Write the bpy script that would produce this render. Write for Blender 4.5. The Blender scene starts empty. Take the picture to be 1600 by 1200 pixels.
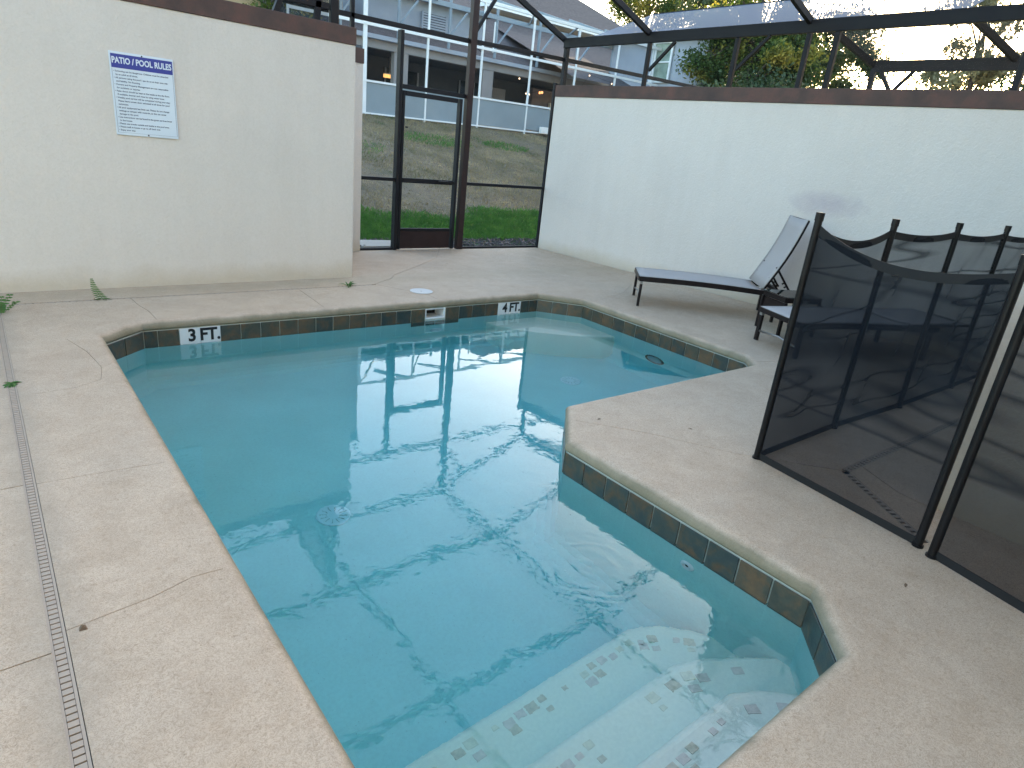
import bpy, bmesh, math, random
from mathutils import Vector, Matrix
from mathutils.geometry import delaunay_2d_cdt
random.seed(7)
scene = bpy.context.scene
COL = scene.collection

# ------------------------------------------------------------------ camera
cam_d = bpy.data.cameras.new("camera")
cam = bpy.data.objects.new("camera", cam_d)
COL.objects.link(cam)
YAW, PITCH, ROLL = 0.710644643, 0.355527610, 0.108031224
fwd = Vector((math.sin(YAW) * math.cos(PITCH), math.cos(YAW) * math.cos(PITCH), -math.sin(PITCH)))
r0 = Vector((math.cos(YAW), -math.sin(YAW), 0)); u0 = r0.cross(fwd)
rt = r0 * math.cos(ROLL) + u0 * math.sin(ROLL)
up = -r0 * math.sin(ROLL) + u0 * math.cos(ROLL)
m = Matrix((rt, up, -fwd)).transposed().to_4x4()
m.translation = Vector((0, 0, 1.6))
cam.matrix_world = m
cam_d.sensor_width = 36.0
cam_d.lens = 36.0 * 997.657 / 1600.0
cam_d.clip_start = 0.05
cam_d.clip_end = 600
scene.camera = cam

# ------------------------------------------------------------------ sky and sun
SUN_EL, SUN_AZ = math.radians(9.0), math.radians(70)     # azimuth measured from +Y towards +X
world = bpy.data.worlds.new("World"); scene.world = world; world.use_nodes = True
wn = world.node_tree.nodes; wl = world.node_tree.links
for n in list(wn): wn.remove(n)
wo = wn.new("ShaderNodeOutputWorld"); bg = wn.new("ShaderNodeBackground"); sky = wn.new("ShaderNodeTexSky")
sky.sky_type = 'NISHITA'; sky.sun_disc = False
sky.sun_elevation = SUN_EL; sky.sun_rotation = SUN_AZ
sky.altitude = 20; sky.air_density = 1.0; sky.dust_density = 1.8; sky.ozone_density = 1.0
bg.inputs[1].default_value = 0.15
wl.new(sky.outputs[0], bg.inputs[0]); wl.new(bg.outputs[0], wo.inputs[0])
sd = bpy.data.lights.new("sun", 'SUN'); sun = bpy.data.objects.new("sun", sd); COL.objects.link(sun)
sd.energy = 2.6; sd.angle = math.radians(0.5); sd.color = (1.0, 0.78, 0.48)
sdir = Vector((math.sin(SUN_AZ) * math.cos(SUN_EL), math.cos(SUN_AZ) * math.cos(SUN_EL), math.sin(SUN_EL)))
sun.rotation_euler = sdir.to_track_quat('Z', 'Y').to_euler()
sun.location = (-10, -20, 12)
vs = scene.view_settings
vs.view_transform = 'Standard'; vs.look = 'None'; vs.gamma = 1; vs.use_curve_mapping = False
vs.exposure = 3.05
scene.cycles.use_denoising = True
scene.cycles.max_bounces = 10; scene.cycles.diffuse_bounces = 5
scene.cycles.transmission_bounces = 10; scene.cycles.transparent_max_bounces = 24
scene.cycles.sample_clamp_indirect = 8.0

# ------------------------------------------------------------------ helpers
def tag(o, label=None, cat=None, group=None, kind=None):
    if label: o["label"] = label
    if cat: o["category"] = cat
    if group: o["group"] = group
    if kind: o["kind"] = kind
    return o

def empty(name, loc=(0, 0, 0), **k):
    o = bpy.data.objects.new(name, None); COL.objects.link(o); o.location = loc
    o.empty_display_size = 0.1
    return tag(o, **k)

def link(name, me, parent=None, loc=None):
    o = bpy.data.objects.new(name, me); COL.objects.link(o)
    if parent is not None:
        o.parent = parent
        if loc is None: o.location = -wloc(parent)      # geometry given in world coordinates
    if loc is not None: o.location = loc
    return o

def wloc(o):
    v = o.location.copy()
    while o.parent: o = o.parent; v += o.location
    return v

class MB:
    def __init__(s): s.v = []; s.f = []
    def add(s, vs_, fs):
        b = len(s.v); s.v += [tuple(p) for p in vs_]; s.f += [tuple(i + b for i in f) for f in fs]; return s
    def box(s, a, b):
        x0, y0, z0 = a; x1, y1, z1 = b
        return s.add([(x0,y0,z0),(x1,y0,z0),(x1,y1,z0),(x0,y1,z0),(x0,y0,z1),(x1,y0,z1),(x1,y1,z1),(x0,y1,z1)],
                     [(0,3,2,1),(4,5,6,7),(0,1,5,4),(1,2,6,5),(2,3,7,6),(3,0,4,7)])
    def bar(s, p, q, w, h, upv=(0, 0, 1)):
        p, q = Vector(p), Vector(q); d = (q - p).normalized(); U = Vector(upv)
        if abs(d.dot(U)) > .98: U = Vector((0, 1, 0))
        sd_ = d.cross(U).normalized(); U = sd_.cross(d)
        c = [(-1,-1),(1,-1),(1,1),(-1,1)]
        vv = [e + sd_*(a*w/2) + U*(b*h/2) for e in (p, q) for a, b in c]
        return s.add(vv, [(0,3,2,1),(4,5,6,7),(0,1,5,4),(1,2,6,5),(2,3,7,6),(3,0,4,7)][::1])
    def tube(s, pts, r, n=10, cap=True):
        pts = [Vector(p) for p in pts]; rings = []
        for i, p in enumerate(pts):
            d = (pts[min(i+1, len(pts)-1)] - pts[max(i-1, 0)]).normalized()
            a = d.orthogonal().normalized() if i == 0 else (rings_a - d * rings_a.dot(d)).normalized()
            rings_a = a; b = d.cross(a); rr = r[i] if isinstance(r, (list, tuple)) else r
            rings.append([p + (a*math.cos(t*2*math.pi/n) + b*math.sin(t*2*math.pi/n))*rr for t in range(n)])
        vv = [v for rg in rings for v in rg]; ff = []
        for i in range(len(pts)-1):
            for j in range(n):
                k = (j+1) % n; ff.append((i*n+j, i*n+k, (i+1)*n+k, (i+1)*n+j))
        if cap: ff.append(tuple(range(n))[::-1]); ff.append(tuple((len(pts)-1)*n+j for j in range(n)))
        return s.add(vv, ff)
    def disc(s, c, r, z0, z1, n=28):
        vv = []
        for z in (z0, z1):
            vv += [(c[0]+r*math.cos(t*2*math.pi/n), c[1]+r*math.sin(t*2*math.pi/n), z) for t in range(n)]
        ff = [tuple(range(n))[::-1], tuple(range(n, 2*n))] + [(i, (i+1) % n, n+(i+1) % n, n+i) for i in range(n)]
        return s.add(vv, ff)
    def prism(s, poly, z0, z1):
        n = len(poly)
        vv = [(p[0], p[1], z0) for p in poly] + [(p[0], p[1], z1) for p in poly]
        return s.add(vv, [tuple(range(n))[::-1], tuple(range(n, 2*n))] + [(i, (i+1) % n, n+(i+1) % n, n+i) for i in range(n)])
    def quad(s, a, b, c, d): return s.add([a, b, c, d], [(0, 1, 2, 3)])
    def mesh(s, name, mat):
        me = bpy.data.meshes.new(name); me.from_pydata(s.v, [], s.f); me.update()
        bm = bmesh.new(); bm.from_mesh(me); bmesh.ops.recalc_face_normals(bm, faces=bm.faces); bm.to_mesh(me); bm.free()
        if mat: me.materials.append(mat)
        return me
    def build(s, name, mat, parent=None, smooth=False, bevel=0, seg=2, loc=None):
        me = s.mesh(name, mat)
        if smooth:
            for p in me.polygons: p.use_smooth = True
        o = link(name, me, parent, loc)
        if bevel:
            b = o.modifiers.new("bevel", 'BEVEL'); b.width = bevel; b.segments = seg; b.limit_method = 'ANGLE'
            b.angle_limit = math.radians(40)
        return o

def offset_poly(poly, d):
    """outward offset of a counter-clockwise polygon"""
    n = len(poly); out = []
    for i in range(n):
        p0, p1, p2 = (Vector(poly[(i+k) % n]) for k in (-1, 0, 1))
        a = (p1-p0).normalized(); b = (p2-p1).normalized()
        na = Vector((a.y, -a.x)); nb = Vector((b.y, -b.x))
        bis = (na+nb).normalized(); out.append(tuple(p1 + bis*(d/max(.3, bis.dot(na)))))
    return out

# ------------------------------------------------------------------ materials
def nmat(name):
    mt = bpy.data.materials.new(name); mt.use_nodes = True
    nt = mt.node_tree; b = nt.nodes["Principled BSDF"]; return mt, nt, b
def N(nt, t, **k):
    n = nt.nodes.new(t)
    for a, v in k.items(): setattr(n, a, v)
    return n
def coords(nt, scale=1.0, obj_random=False, which='Object'):
    tc = N(nt, "ShaderNodeTexCoord"); mp = N(nt, "ShaderNodeMapping")
    mp.inputs['Scale'].default_value = (scale,)*3 if isinstance(scale, (int, float)) else scale
    nt.links.new(tc.outputs[which], mp.inputs[0])
    if obj_random:
        oi = N(nt, "ShaderNodeObjectInfo"); mu = N(nt, "ShaderNodeMath", operation='MULTIPLY'); mu.inputs[1].default_value = 57.0
        nt.links.new(oi.outputs['Random'], mu.inputs[0]); nt.links.new(mu.outputs[0], mp.inputs['Location'])
    return mp.outputs[0]
def noise(nt, vec, scale, detail=4, rough=.55, dist=0):
    n = N(nt, "ShaderNodeTexNoise"); n.inputs['Scale'].default_value = scale; n.inputs['Detail'].default_value = detail
    n.inputs['Roughness'].default_value = rough; n.inputs['Distortion'].default_value = dist
    nt.links.new(vec, n.inputs['Vector']); return n.outputs['Fac']
def ramp(nt, fac, stops):
    r = N(nt, "ShaderNodeValToRGB"); e = r.color_ramp.elements
    e[0].position, e[0].color = stops[0][0], (*stops[0][1], 1); e[1].position, e[1].color = stops[-1][0], (*stops[-1][1], 1)
    for p, c in stops[1:-1]: x = e.new(p); x.color = (*c, 1)
    nt.links.new(fac, r.inputs[0]); return r.outputs[0]
def mixc(nt, fac, a, b, mode='MIX'):
    mx = N(nt, "ShaderNodeMix", data_type='RGBA', blend_type=mode)
    for s_, v in ((0, fac), (6, a), (7, b)):
        if isinstance(v, (int, float)): mx.inputs[s_].default_value = v
        elif isinstance(v, tuple): mx.inputs[s_].default_value = (*v, 1)
        else: nt.links.new(v, mx.inputs[s_])
    return mx.outputs[2]
def math_(nt, op, a, b=None, c=None):
    n = N(nt, "ShaderNodeMath", operation=op)
    for i, v in enumerate((a, b, c)):
        if v is None: continue
        if isinstance(v, (int, float)): n.inputs[i].default_value = v
        else: nt.links.new(v, n.inputs[i])
    return n.outputs[0]
def bump(nt, b, h, strength, dist=.01, normal=None):
    n = N(nt, "ShaderNodeBump"); n.inputs['Strength'].default_value = strength; n.inputs['Distance'].default_value = dist
    nt.links.new(h, n.inputs['Height'])
    if normal is not None: nt.links.new(normal, n.inputs['Normal'])
    nt.links.new(n.outputs[0], b.inputs['Normal']); return n.outputs[0]
def setc(nt, b, c):
    if isinstance(c, tuple): b.inputs['Base Color'].default_value = (*c, 1)
    else: nt.links.new(c, b.inputs['Base Color'])
def simple(name, c, rough=.5, metal=0, var=.12, vscale=3, bstr=0, bscale=200, spec=.5, obj_random=False):
    mt, nt, b = nmat(name); v = coords(nt, 1, obj_random)
    f = noise(nt, v, vscale)
    setc(nt, b, ramp(nt, f, [(.25, tuple(x*(1-var) for x in c)), (.75, tuple(min(1, x*(1+var)) for x in c))]))
    b.inputs['Roughness'].default_value = rough; b.inputs['Metallic'].default_value = metal
    b.inputs['Specular IOR Level'].default_value = spec
    if bstr: bump(nt, b, noise(nt, v, bscale, 3), bstr, .004)
    return mt

def mat_deck(lip=False):
    mt, nt, b = nmat("coping_coating" if lip else "deck_coating"); v = coords(nt)
    big = noise(nt, v, .9, 4, .6); mid = noise(nt, v, 5, 5, .65, .6); fine = noise(nt, v, 95, 5, .7, 1.4); worm = noise(nt, v, 42, 4, .6, 3.0)
    c = ramp(nt, big, [(.3, (.46, .345, .245)), (.5, (.525, .40, .29)), (.7, (.50, .40, .305))])
    c = mixc(nt, .45, c, ramp(nt, mid, [(.3, (.40, .31, .225)), (.72, (.54, .445, .35))]))
    w = ramp(nt, worm, [(.455, (1, 1, 1)), (.5, (.50, .46, .40)), (.545, (1, 1, 1))])
    c = mixc(nt, .75, c, w, 'MULTIPLY')
    f = ramp(nt, fine, [(.30, (.52, .48, .42)), (.43, (1, 1, 1)), (.62, (1.0, 1.0, 1.0)), (.78, (1.0, 1.0, 1.0))])
    c = mixc(nt, .85, c, f, 'MULTIPLY')
    spots = noise(nt, v, 13, 2, .5)
    c = mixc(nt, 1.0, c, ramp(nt, spots, [(.17, (.55, .46, .36)), (.215, (1, 1, 1))]), 'MULTIPLY')
    tide = noise(nt, v, 1.7, 5, .6, .8)          # dried water marks
    c = mixc(nt, .8, c, ramp(nt, tide, [(.475, (1, 1, 1)), (.497, (.92, .91, .90)), (.505, (.98, .98, .98)), (.62, (.95, .95, .955))]), 'MULTIPLY')
    sep = N(nt, "ShaderNodeSeparateXYZ"); nt.links.new(v, sep.inputs[0])
    ax = math_(nt, 'ADD', math_(nt, 'ABSOLUTE', sep.outputs[0]), math_(nt, 'MULTIPLY', mid, .12))
    mr = N(nt, "ShaderNodeMapRange"); mr.inputs[1].default_value = .05; mr.inputs[2].default_value = .19; mr.inputs[3].default_value = .5; mr.inputs[4].default_value = 0
    nt.links.new(ax, mr.inputs[0]); c = mixc(nt, mr.outputs[0], c, (.27, .235, .185))
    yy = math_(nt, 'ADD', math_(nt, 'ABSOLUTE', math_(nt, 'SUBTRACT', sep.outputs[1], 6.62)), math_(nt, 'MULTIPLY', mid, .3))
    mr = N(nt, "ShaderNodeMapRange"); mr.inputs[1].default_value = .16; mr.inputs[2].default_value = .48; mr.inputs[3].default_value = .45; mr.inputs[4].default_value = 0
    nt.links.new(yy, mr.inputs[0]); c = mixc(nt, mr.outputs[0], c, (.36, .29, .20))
    if lip:      # olive mildew plus the lip's underside shade painted in, uneven upper limit
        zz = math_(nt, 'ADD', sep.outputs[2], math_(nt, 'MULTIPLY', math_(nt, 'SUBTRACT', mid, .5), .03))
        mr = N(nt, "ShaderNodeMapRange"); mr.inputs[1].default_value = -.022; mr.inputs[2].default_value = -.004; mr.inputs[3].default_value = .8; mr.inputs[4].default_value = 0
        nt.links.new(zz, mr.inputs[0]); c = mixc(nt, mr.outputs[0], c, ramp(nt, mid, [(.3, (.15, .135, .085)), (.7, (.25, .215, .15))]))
    setc(nt, b, c); b.inputs['Roughness'].default_value = .62; b.inputs['Specular IOR Level'].default_value = .25
    h = math_(nt, 'ADD', math_(nt, 'MULTIPLY', fine, .5), math_(nt, 'MULTIPLY', worm, .6))
    bump(nt, b, h, .6, .005); return mt

def mat_stucco(name, col, stain=None, streak=0.0):
    mt, nt, b = nmat(name); v = coords(nt)
    big = noise(nt, v, .7, 4, .6)
    c = ramp(nt, big, [(.3, tuple(x*.93 for x in col)), (.7, col)])
    g = noise(nt, v, 60, 6, .65, .5); g2 = noise(nt, v, 22, 4, .6, 1.0)
    c = mixc(nt, .6, c, ramp(nt, g, [(.3, (.90, .89, .87)), (.6, (1, 1, 1))]), 'MULTIPLY')
    vs2 = coords(nt, (2.2, 2.2, .22)); c = mixc(nt, .22, c, ramp(nt, noise(nt, vs2, 2.4, 5, .7), [(.35, (.88, .87, .85)), (.6, (1, 1, 1))]), 'MULTIPLY')
    # dirt splashed up from the deck: a band that follows the base of the wall
    sep = N(nt, "ShaderNodeSeparateXYZ"); nt.links.new(v, sep.inputs[0])
    z = math_(nt, 'ADD', sep.outputs[2], math_(nt, 'MULTIPLY', noise(nt, v, 3.2, 4), -.22))
    dirt = ramp(nt, z, [(-.06, (1, 1, 1)), (0.0, (.8, .8, .8)), (.08, (0, 0, 0))]) if False else None
    mr = N(nt, "ShaderNodeMapRange"); mr.inputs[1].default_value = -.08; mr.inputs[2].default_value = .10
    mr.inputs[3].default_value = 1; mr.inputs[4].default_value = 0; nt.links.new(z, mr.inputs[0])
    c = mixc(nt, math_(nt, 'MULTIPLY', mr.outputs[0], .45), c, (.42, .33, .20))
    if stain:
        for (sx, sy, sz, rx, rz, sc, fac) in stain:
            dx = math_(nt, 'DIVIDE', math_(nt, 'SUBTRACT', sep.outputs[1], sy), rx)
            dz = math_(nt, 'DIVIDE', math_(nt, 'SUBTRACT', sep.outputs[2], sz), rz)
            d = math_(nt, 'ADD', math_(nt, 'MULTIPLY', dx, dx), math_(nt, 'MULTIPLY', dz, dz))
            d = math_(nt, 'ADD', d, math_(nt, 'MULTIPLY', math_(nt, 'SUBTRACT', noise(nt, v, 7, 4), .5), 2.2))
            m2 = N(nt, "ShaderNodeMapRange"); m2.inputs[1].default_value = -.3; m2.inputs[2].default_value = 1.9
            m2.inputs[3].default_value = fac; m2.inputs[4].default_value = 0; nt.links.new(d, m2.inputs[0])
            c = mixc(nt, m2.outputs[0], c, sc)
    setc(nt, b, c); b.inputs['Roughness'].default_value = .8; b.inputs['Specular IOR Level'].default_value = .25
    bump(nt, b, math_(nt, 'ADD', g2, math_(nt, 'MULTIPLY', g, .6)), .7, .008); return mt

def mat_band():
    mt, nt, b = nmat("brown_band_paint"); v = coords(nt)
    f = noise(nt, v, 4, 5, .6); f2 = noise(nt, v, 60, 3)
    c = ramp(nt, f, [(.3, (.055, .036, .032)), (.5, (.082, .048, .040)), (.75, (.135, .062, .048))])
    setc(nt, b, mixc(nt, .3, c, ramp(nt, f2, [(.3, (.7, .7, .7)), (.7, (1, 1, 1))]), 'MULTIPLY'))
    b.inputs['Roughness'].default_value = .75; bump(nt, b, f2, .3, .003); return mt

def mat_frame(name, c, rough=.38):
    mt, nt, b = nmat(name); v = coords(nt); f = noise(nt, v, 6, 5, .7); g = noise(nt, v, 160, 2)
    setc(nt, b, ramp(nt, f, [(.3, c), (.75, tuple(x*1.6+.002 for x in c))]))
    b.inputs['Specular IOR Level'].default_value = .3
    nt.links.new(ramp(nt, f, [(.3, (rough,)*3), (.8, (rough+.22,)*3)]), b.inputs['Roughness'])
    bump(nt, b, g, .06, .002); return mt

def mat_mesh(name, opaque, c, folds=0):
    """woven screening: threads and open holes averaged"""
    mt, nt, b = nmat(name); v = coords(nt)
    out = nt.nodes["Material Output"]; tr = N(nt, "ShaderNodeBsdfTransparent"); mx = N(nt, "ShaderNodeMixShader")
    b.inputs['Roughness'].default_value = .6; b.inputs['Specular IOR Level'].default_value = .12
    setc(nt, b, c)
    lw = N(nt, "ShaderNodeLayerWeight"); lw.inputs[0].default_value = .5
    # at a glancing angle the threads close up
    f = math_(nt, 'ADD', opaque, math_(nt, 'MULTIPLY', math_(nt, 'POWER', lw.outputs['Facing'], 5), (1-opaque)*.75))
    if folds:  # darker crease streaks of the folds painted into the opacity
        f = math_(nt, 'ADD', f, math_(nt, 'MULTIPLY', math_(nt, 'SUBTRACT', noise(nt, v, 2.2, 4, .6), .5), folds))
        mp = N(nt, "ShaderNodeMapping"); mp.inputs['Rotation'].default_value = (.75, .75, 0); mp.inputs['Scale'].default_value = (.30, .30, 4.6); nt.links.new(v, mp.inputs[0])
        cr = math_(nt, 'ABSOLUTE', math_(nt, 'SUBTRACT', noise(nt, mp.outputs[0], 1.1, 1, .4, .15), .5))
        mr = N(nt, "ShaderNodeMapRange"); mr.inputs[1].default_value = 0; mr.inputs[2].default_value = .035; mr.inputs[3].default_value = .2; mr.inputs[4].default_value = 0
        nt.links.new(cr, mr.inputs[0]); f = math_(nt, 'ADD', f, mr.outputs[0])
        f = N_clamp(nt, f)
    nt.links.new(f, mx.inputs[0]); nt.links.new(tr.outputs[0], mx.inputs[1]); nt.links.new(b.outputs[0], mx.inputs[2])
    nt.links.new(mx.outputs[0], out.inputs[0]); return mt
def N_clamp(nt, f):
    n = N(nt, "ShaderNodeClamp"); nt.links.new(f, n.inputs[0]); return n.outputs[0]

def mat_tile():
    mt, nt, b = nmat("slate_tile"); v = coords(nt, 1, True)
    f = noise(nt, v, 9, 5, .65, .5); g = noise(nt, v, 28, 5, .7)
    oi = N(nt, "ShaderNodeObjectInfo")
    dark = ramp(nt, f, [(.25, (.026, .036, .038)), (.48, (.045, .055, .048)), (.58, (.085, .062, .036)), (.76, (.15, .070, .030))])
    tan = ramp(nt, f, [(.25, (.040, .052, .046)), (.45, (.070, .068, .048)), (.6, (.13, .08, .042)), (.78, (.20, .115, .055))])
    c = mixc(nt, ramp(nt, oi.outputs['Random'], [(.35, (0, 0, 0)), (.65, (1, 1, 1))]), dark, tan)
    c = mixc(nt, .6, c, ramp(nt, g, [(.3, (.6, .6, .6)), (.65, (1, 1, 1))]), 'MULTIPLY')
    setc(nt, b, c); b.inputs['Roughness'].default_value = .34
    bump(nt, b, math_(nt, 'ADD', g, f), .4, .004); return mt

def mat_plaster():
    mt, nt, b = nmat("pool_plaster"); v = coords(nt)
    f = noise(nt, v, 1.3, 4); g = noise(nt, v, 130, 2, .5); g2 = noise(nt, v, 60, 3, .6)
    c = ramp(nt, f, [(.3, (.42, .65, .62)), (.7, (.50, .74, .71))])
    c = mixc(nt, .8, c, ramp(nt, g, [(.22, (.32, .36, .36)), (.30, (1, 1, 1))]), 'MULTIPLY')
    c = mixc(nt, .5, c, ramp(nt, g2, [(.3, (.85, .86, .86)), (.6, (1, 1, 1))]), 'MULTIPLY')
    setc(nt, b, c); b.inputs['Roughness'].default_value = .7; return mt

def mat_water():
    mt, nt, b = nmat("pool_water"); v = coords(nt)
    nt.nodes.remove(b); out = nt.nodes["Material Output"]
    g = N(nt, "ShaderNodeBsdfGlass"); g.inputs['IOR'].default_value = 1.42; g.inputs['Roughness'].default_value = 0
    nt.links.new(g.outputs[0], out.inputs[0])
    va = N(nt, "ShaderNodeVolumeAbsorption"); va.inputs['Color'].default_value = (.34, .885, .95, 1); va.inputs['Density'].default_value = .62
    nt.links.new(va.outputs[0], out.inputs['Volume'])
    # ripples: calm everywhere, livelier around the return jet
    sep = N(nt, "ShaderNodeSeparateXYZ"); nt.links.new(v, sep.inputs[0])
    def dist(cx, cy):
        dx = math_(nt, 'SUBTRACT', sep.outputs[0], cx); dy = math_(nt, 'SUBTRACT', sep.outputs[1], cy)
        return math_(nt, 'SQRT', math_(nt, 'ADD', math_(nt, 'MULTIPLY', dx, dx), math_(nt, 'MULTIPLY', dy, dy)))
    d = dist(1.98, 1.62)
    fall = N(nt, "ShaderNodeMapRange"); fall.inputs[1].default_value = .15; fall.inputs[2].default_value = 2.8; fall.inputs[3].default_value = 1; fall.inputs[4].default_value = .0
    fall.interpolation_type = 'SMOOTHSTEP'; nt.links.new(d, fall.inputs[0])
    near = N(nt, "ShaderNodeMapRange"); near.inputs[1].default_value = .02; near.inputs[2].default_value = .55; near.inputs[3].default_value = 1; near.inputs[4].default_value = 0
    near.interpolation_type = 'SMOOTHSTEP'; nt.links.new(d, near.inputs[0])
    wob = noise(nt, v, 3.0, 3, .5); rings = math_(nt, 'SINE', math_(nt, 'ADD', math_(nt, 'MULTIPLY', d, 105), math_(nt, 'MULTIPLY', wob, 34)))
    swell = noise(nt, v, 2.1, 2, .4); mid = noise(nt, v, 11, 2, .5, .4); fine = noise(nt, v, 30, 2, .5, .6)
    h = math_(nt, 'MULTIPLY', swell, .0014)
    h = math_(nt, 'ADD', h, math_(nt, 'MULTIPLY', math_(nt, 'MULTIPLY', mid, math_(nt, 'ADD', math_(nt, 'MULTIPLY', fall.outputs[0], .0011), .00012)), 1.0))
    h = math_(nt, 'ADD', h, math_(nt, 'MULTIPLY', math_(nt, 'MULTIPLY', fine, fall.outputs[0]), .00028))
    h = math_(nt, 'ADD', h, math_(nt, 'MULTIPLY', math_(nt, 'MULTIPLY', rings, near.outputs[0]), .00017))
    bn = N(nt, "ShaderNodeBump"); bn.inputs['Strength'].default_value = 1; bn.inputs['Distance'].default_value = 1.0
    nt.links.new(h, bn.inputs['Height']); nt.links.new(bn.outputs[0], g.inputs['Normal']); return mt

def mat_slope():
    mt, nt, b = nmat("lawn_soil"); v = coords(nt)
    sep = N(nt, "ShaderNodeSeparateXYZ"); nt.links.new(v, sep.inputs[0])
    n1 = noise(nt, v, .75, 5, .65); n2 = noise(nt, v, 6, 5, .7); n3 = noise(nt, v, 45, 3, .7)
    dry = ramp(nt, n1, [(.30, (.075, .085, .04)), (.45, (.15, .12, .08)), (.6, (.21, .175, .10)), (.75, (.28, .235, .13))])
    dry = mixc(nt, .5, dry, ramp(nt, n2, [(.3, (.10, .085, .07)), (.7, (.24, .20, .14))]))
    yy = math_(nt, 'ADD', sep.outputs[1], math_(nt, 'MULTIPLY', math_(nt, 'SUBTRACT', n2, .5), 1.0))
    mr = N(nt, "ShaderNodeMapRange"); mr.inputs[1].default_value = 10.15; mr.inputs[2].default_value = 10.6; nt.links.new(yy, mr.inputs[0])
    c = mixc(nt, mr.outputs[0], (.02, .065, .012), dry)
    c = mixc(nt, .6, c, ramp(nt, n3, [(.3, (.55, .55, .5)), (.7, (1, 1, 1))]), 'MULTIPLY')
    setc(nt, b, c); b.inputs['Roughness'].default_value = .9; bump(nt, b, n3, .8, .03); return mt

def mat_var(name, stops, rough=.8, scale=3, obj_random=False, bstr=.2, bscale=60, transl=0):
    mt, nt, b = nmat(name); v = coords(nt, 1, obj_random); f = noise(nt, v, scale, 4, .6)
    setc(nt, b, ramp(nt, f, stops)); b.inputs['Roughness'].default_value = rough
    if bstr: bump(nt, b, noise(nt, v, bscale, 3), bstr, .01)
    if transl:
        out = nt.nodes["Material Output"]; t = N(nt, "ShaderNodeBsdfTranslucent"); mx = N(nt, "ShaderNodeMixShader")
        nt.links.new(ramp(nt, f, stops), t.inputs[0]); mx.inputs[0].default_value = transl
        nt.links.new(b.outputs[0], mx.inputs[1]); nt.links.new(t.outputs[0], mx.inputs[2]); nt.links.new(mx.outputs[0], out.inputs[0])
    return mt
def mat_emit(name, c, s):
    mt, nt, b = nmat(name); b.inputs['Emission Color'].default_value = (*c, 1); b.inputs['Emission Strength'].default_value = s
    b.inputs['Base Color'].default_value = (*c, 1); return mt
def mat_glass(name, c=(.9, .95, .95), rough=.03, alpha=.25):
    mt, nt, b = nmat(name); out = nt.nodes["Material Output"]
    gl = N(nt, "ShaderNodeBsdfGlossy"); gl.inputs['Roughness'].default_value = rough
    tr = N(nt, "ShaderNodeBsdfTransparent"); tr.inputs[0].default_value = (*c, 1); mx = N(nt, "ShaderNodeMixShader")
    fr = N(nt, "ShaderNodeFresnel"); fr.inputs[0].default_value = 1.5
    nt.links.new(math_(nt, 'ADD', fr.outputs[0], alpha*.2), mx.inputs[0]); nt.links.new(tr.outputs[0], mx.inputs[1]); nt.links.new(gl.outputs[0], mx.inputs[2])
    nt.links.new(mx.outputs[0], out.inputs[0]); return mt

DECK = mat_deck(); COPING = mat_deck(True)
STUCCO = mat_stucco("white_stucco", (.68, .63, .57))
STUCCO_R = mat_stucco("white_stucco_far", (.66, .62, .575), stain=[(0, 3.72, 1.33, .36, .12, (.36, .31, .37), .5)])
BAND = mat_band()
FRAME = mat_frame("bronze_frame", (.0045, .005, .0075), .5)
FRAME_BR = mat_frame("brown_post_paint", (.022, .012, .012))
BLACK = mat_frame("black_pole_paint", (.003, .003, .004), .3)
SCREEN = mat_mesh("insect_screen", .06, (.06, .07, .08))
SCREEN_LIGHT = mat_mesh("neighbour_screen", .66, (.085, .12, .175))  # blue-grey sky glare on the neighbour's mesh put into colour and opacity
FENCE_MESH = mat_mesh("fence_mesh", .69, (.0045, .007, .012), .10)
FENCE_BAND = simple("fence_band", (.004, .004, .005), .75, var=.3, vscale=30)
TILE = mat_tile(); PLASTER = mat_plaster(); STEP = simple("step_plaster", (.84, .78, .66), .7, var=.05, vscale=60); WATER = mat_water()  # steps and bench: same plaster, made paler to carry their extra light
GROUT = simple("grout", (.40, .44, .40), .8)
WHITE_TILE = simple("white_marker_tile", (.62, .65, .66), .25, var=.04)
INK = simple("black_ink", (.008, .008, .010), .4, var=.1)
BLUE_INK = simple("blue_print", (.03, .045, .27), .45, var=.08)
SIGN_WHITE = simple("sign_panel_white", (.62, .70, .76), .35, var=.04)
SIGN_TEXT = simple("sign_small_print", (.12, .15, .20), .5, var=.1)
PLASTIC = simple("white_plastic", (.72, .74, .74), .4, var=.04)
PLASTIC_D = simple("dark_recess", (.015, .015, .015), .6)
SLING = simple("grey_sling_fabric", (.38, .35, .335), .75, var=.05, bstr=.25, bscale=420)
CHAISE = mat_frame("chaise_frame_paint", (.009, .006, .006), .3)
METAL = simple("brushed_metal", (.45, .44, .43), .35, metal=.9)
GLASS = mat_glass("table_glass", (.45, .62, .60), .02, .6)
PANE = simple("window_glass", (.03, .04, .05), .06, var=.1)
DRAIN = simple("drain_plastic", (.34, .275, .215), .6, var=.06, vscale=12)
TRENCH = simple("drain_trench", (.02, .018, .015), .9)
JOINT = simple("joint_filler", (.30, .25, .20), .9, var=.25, vscale=9)
LAWN = mat_slope()
BLADE = mat_var("green_blades", [(.3, (.03, .12, .015)), (.7, (.09, .24, .035))], .6, 4, bstr=0, transl=.25)
BLADE_DRY = mat_var("dry_blades", [(.30, (.07, .115, .035)), (.44, (.20, .17, .09)), (.7, (.40, .33, .19))], .8, 1.1, bstr=0, transl=.1)
MULCH = mat_var("mulch_chips", [(.3, (.025, .022, .024)), (.7, (.12, .115, .125))], .85, 40, bstr=.5)
CONCRETE = simple("pale_concrete", (.30, .30, .28), .85, var=.1, bstr=.4)
BARK = mat_var("bark", [(.3, (.05, .04, .03)), (.7, (.12, .10, .08))], .9, 8)
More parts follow.
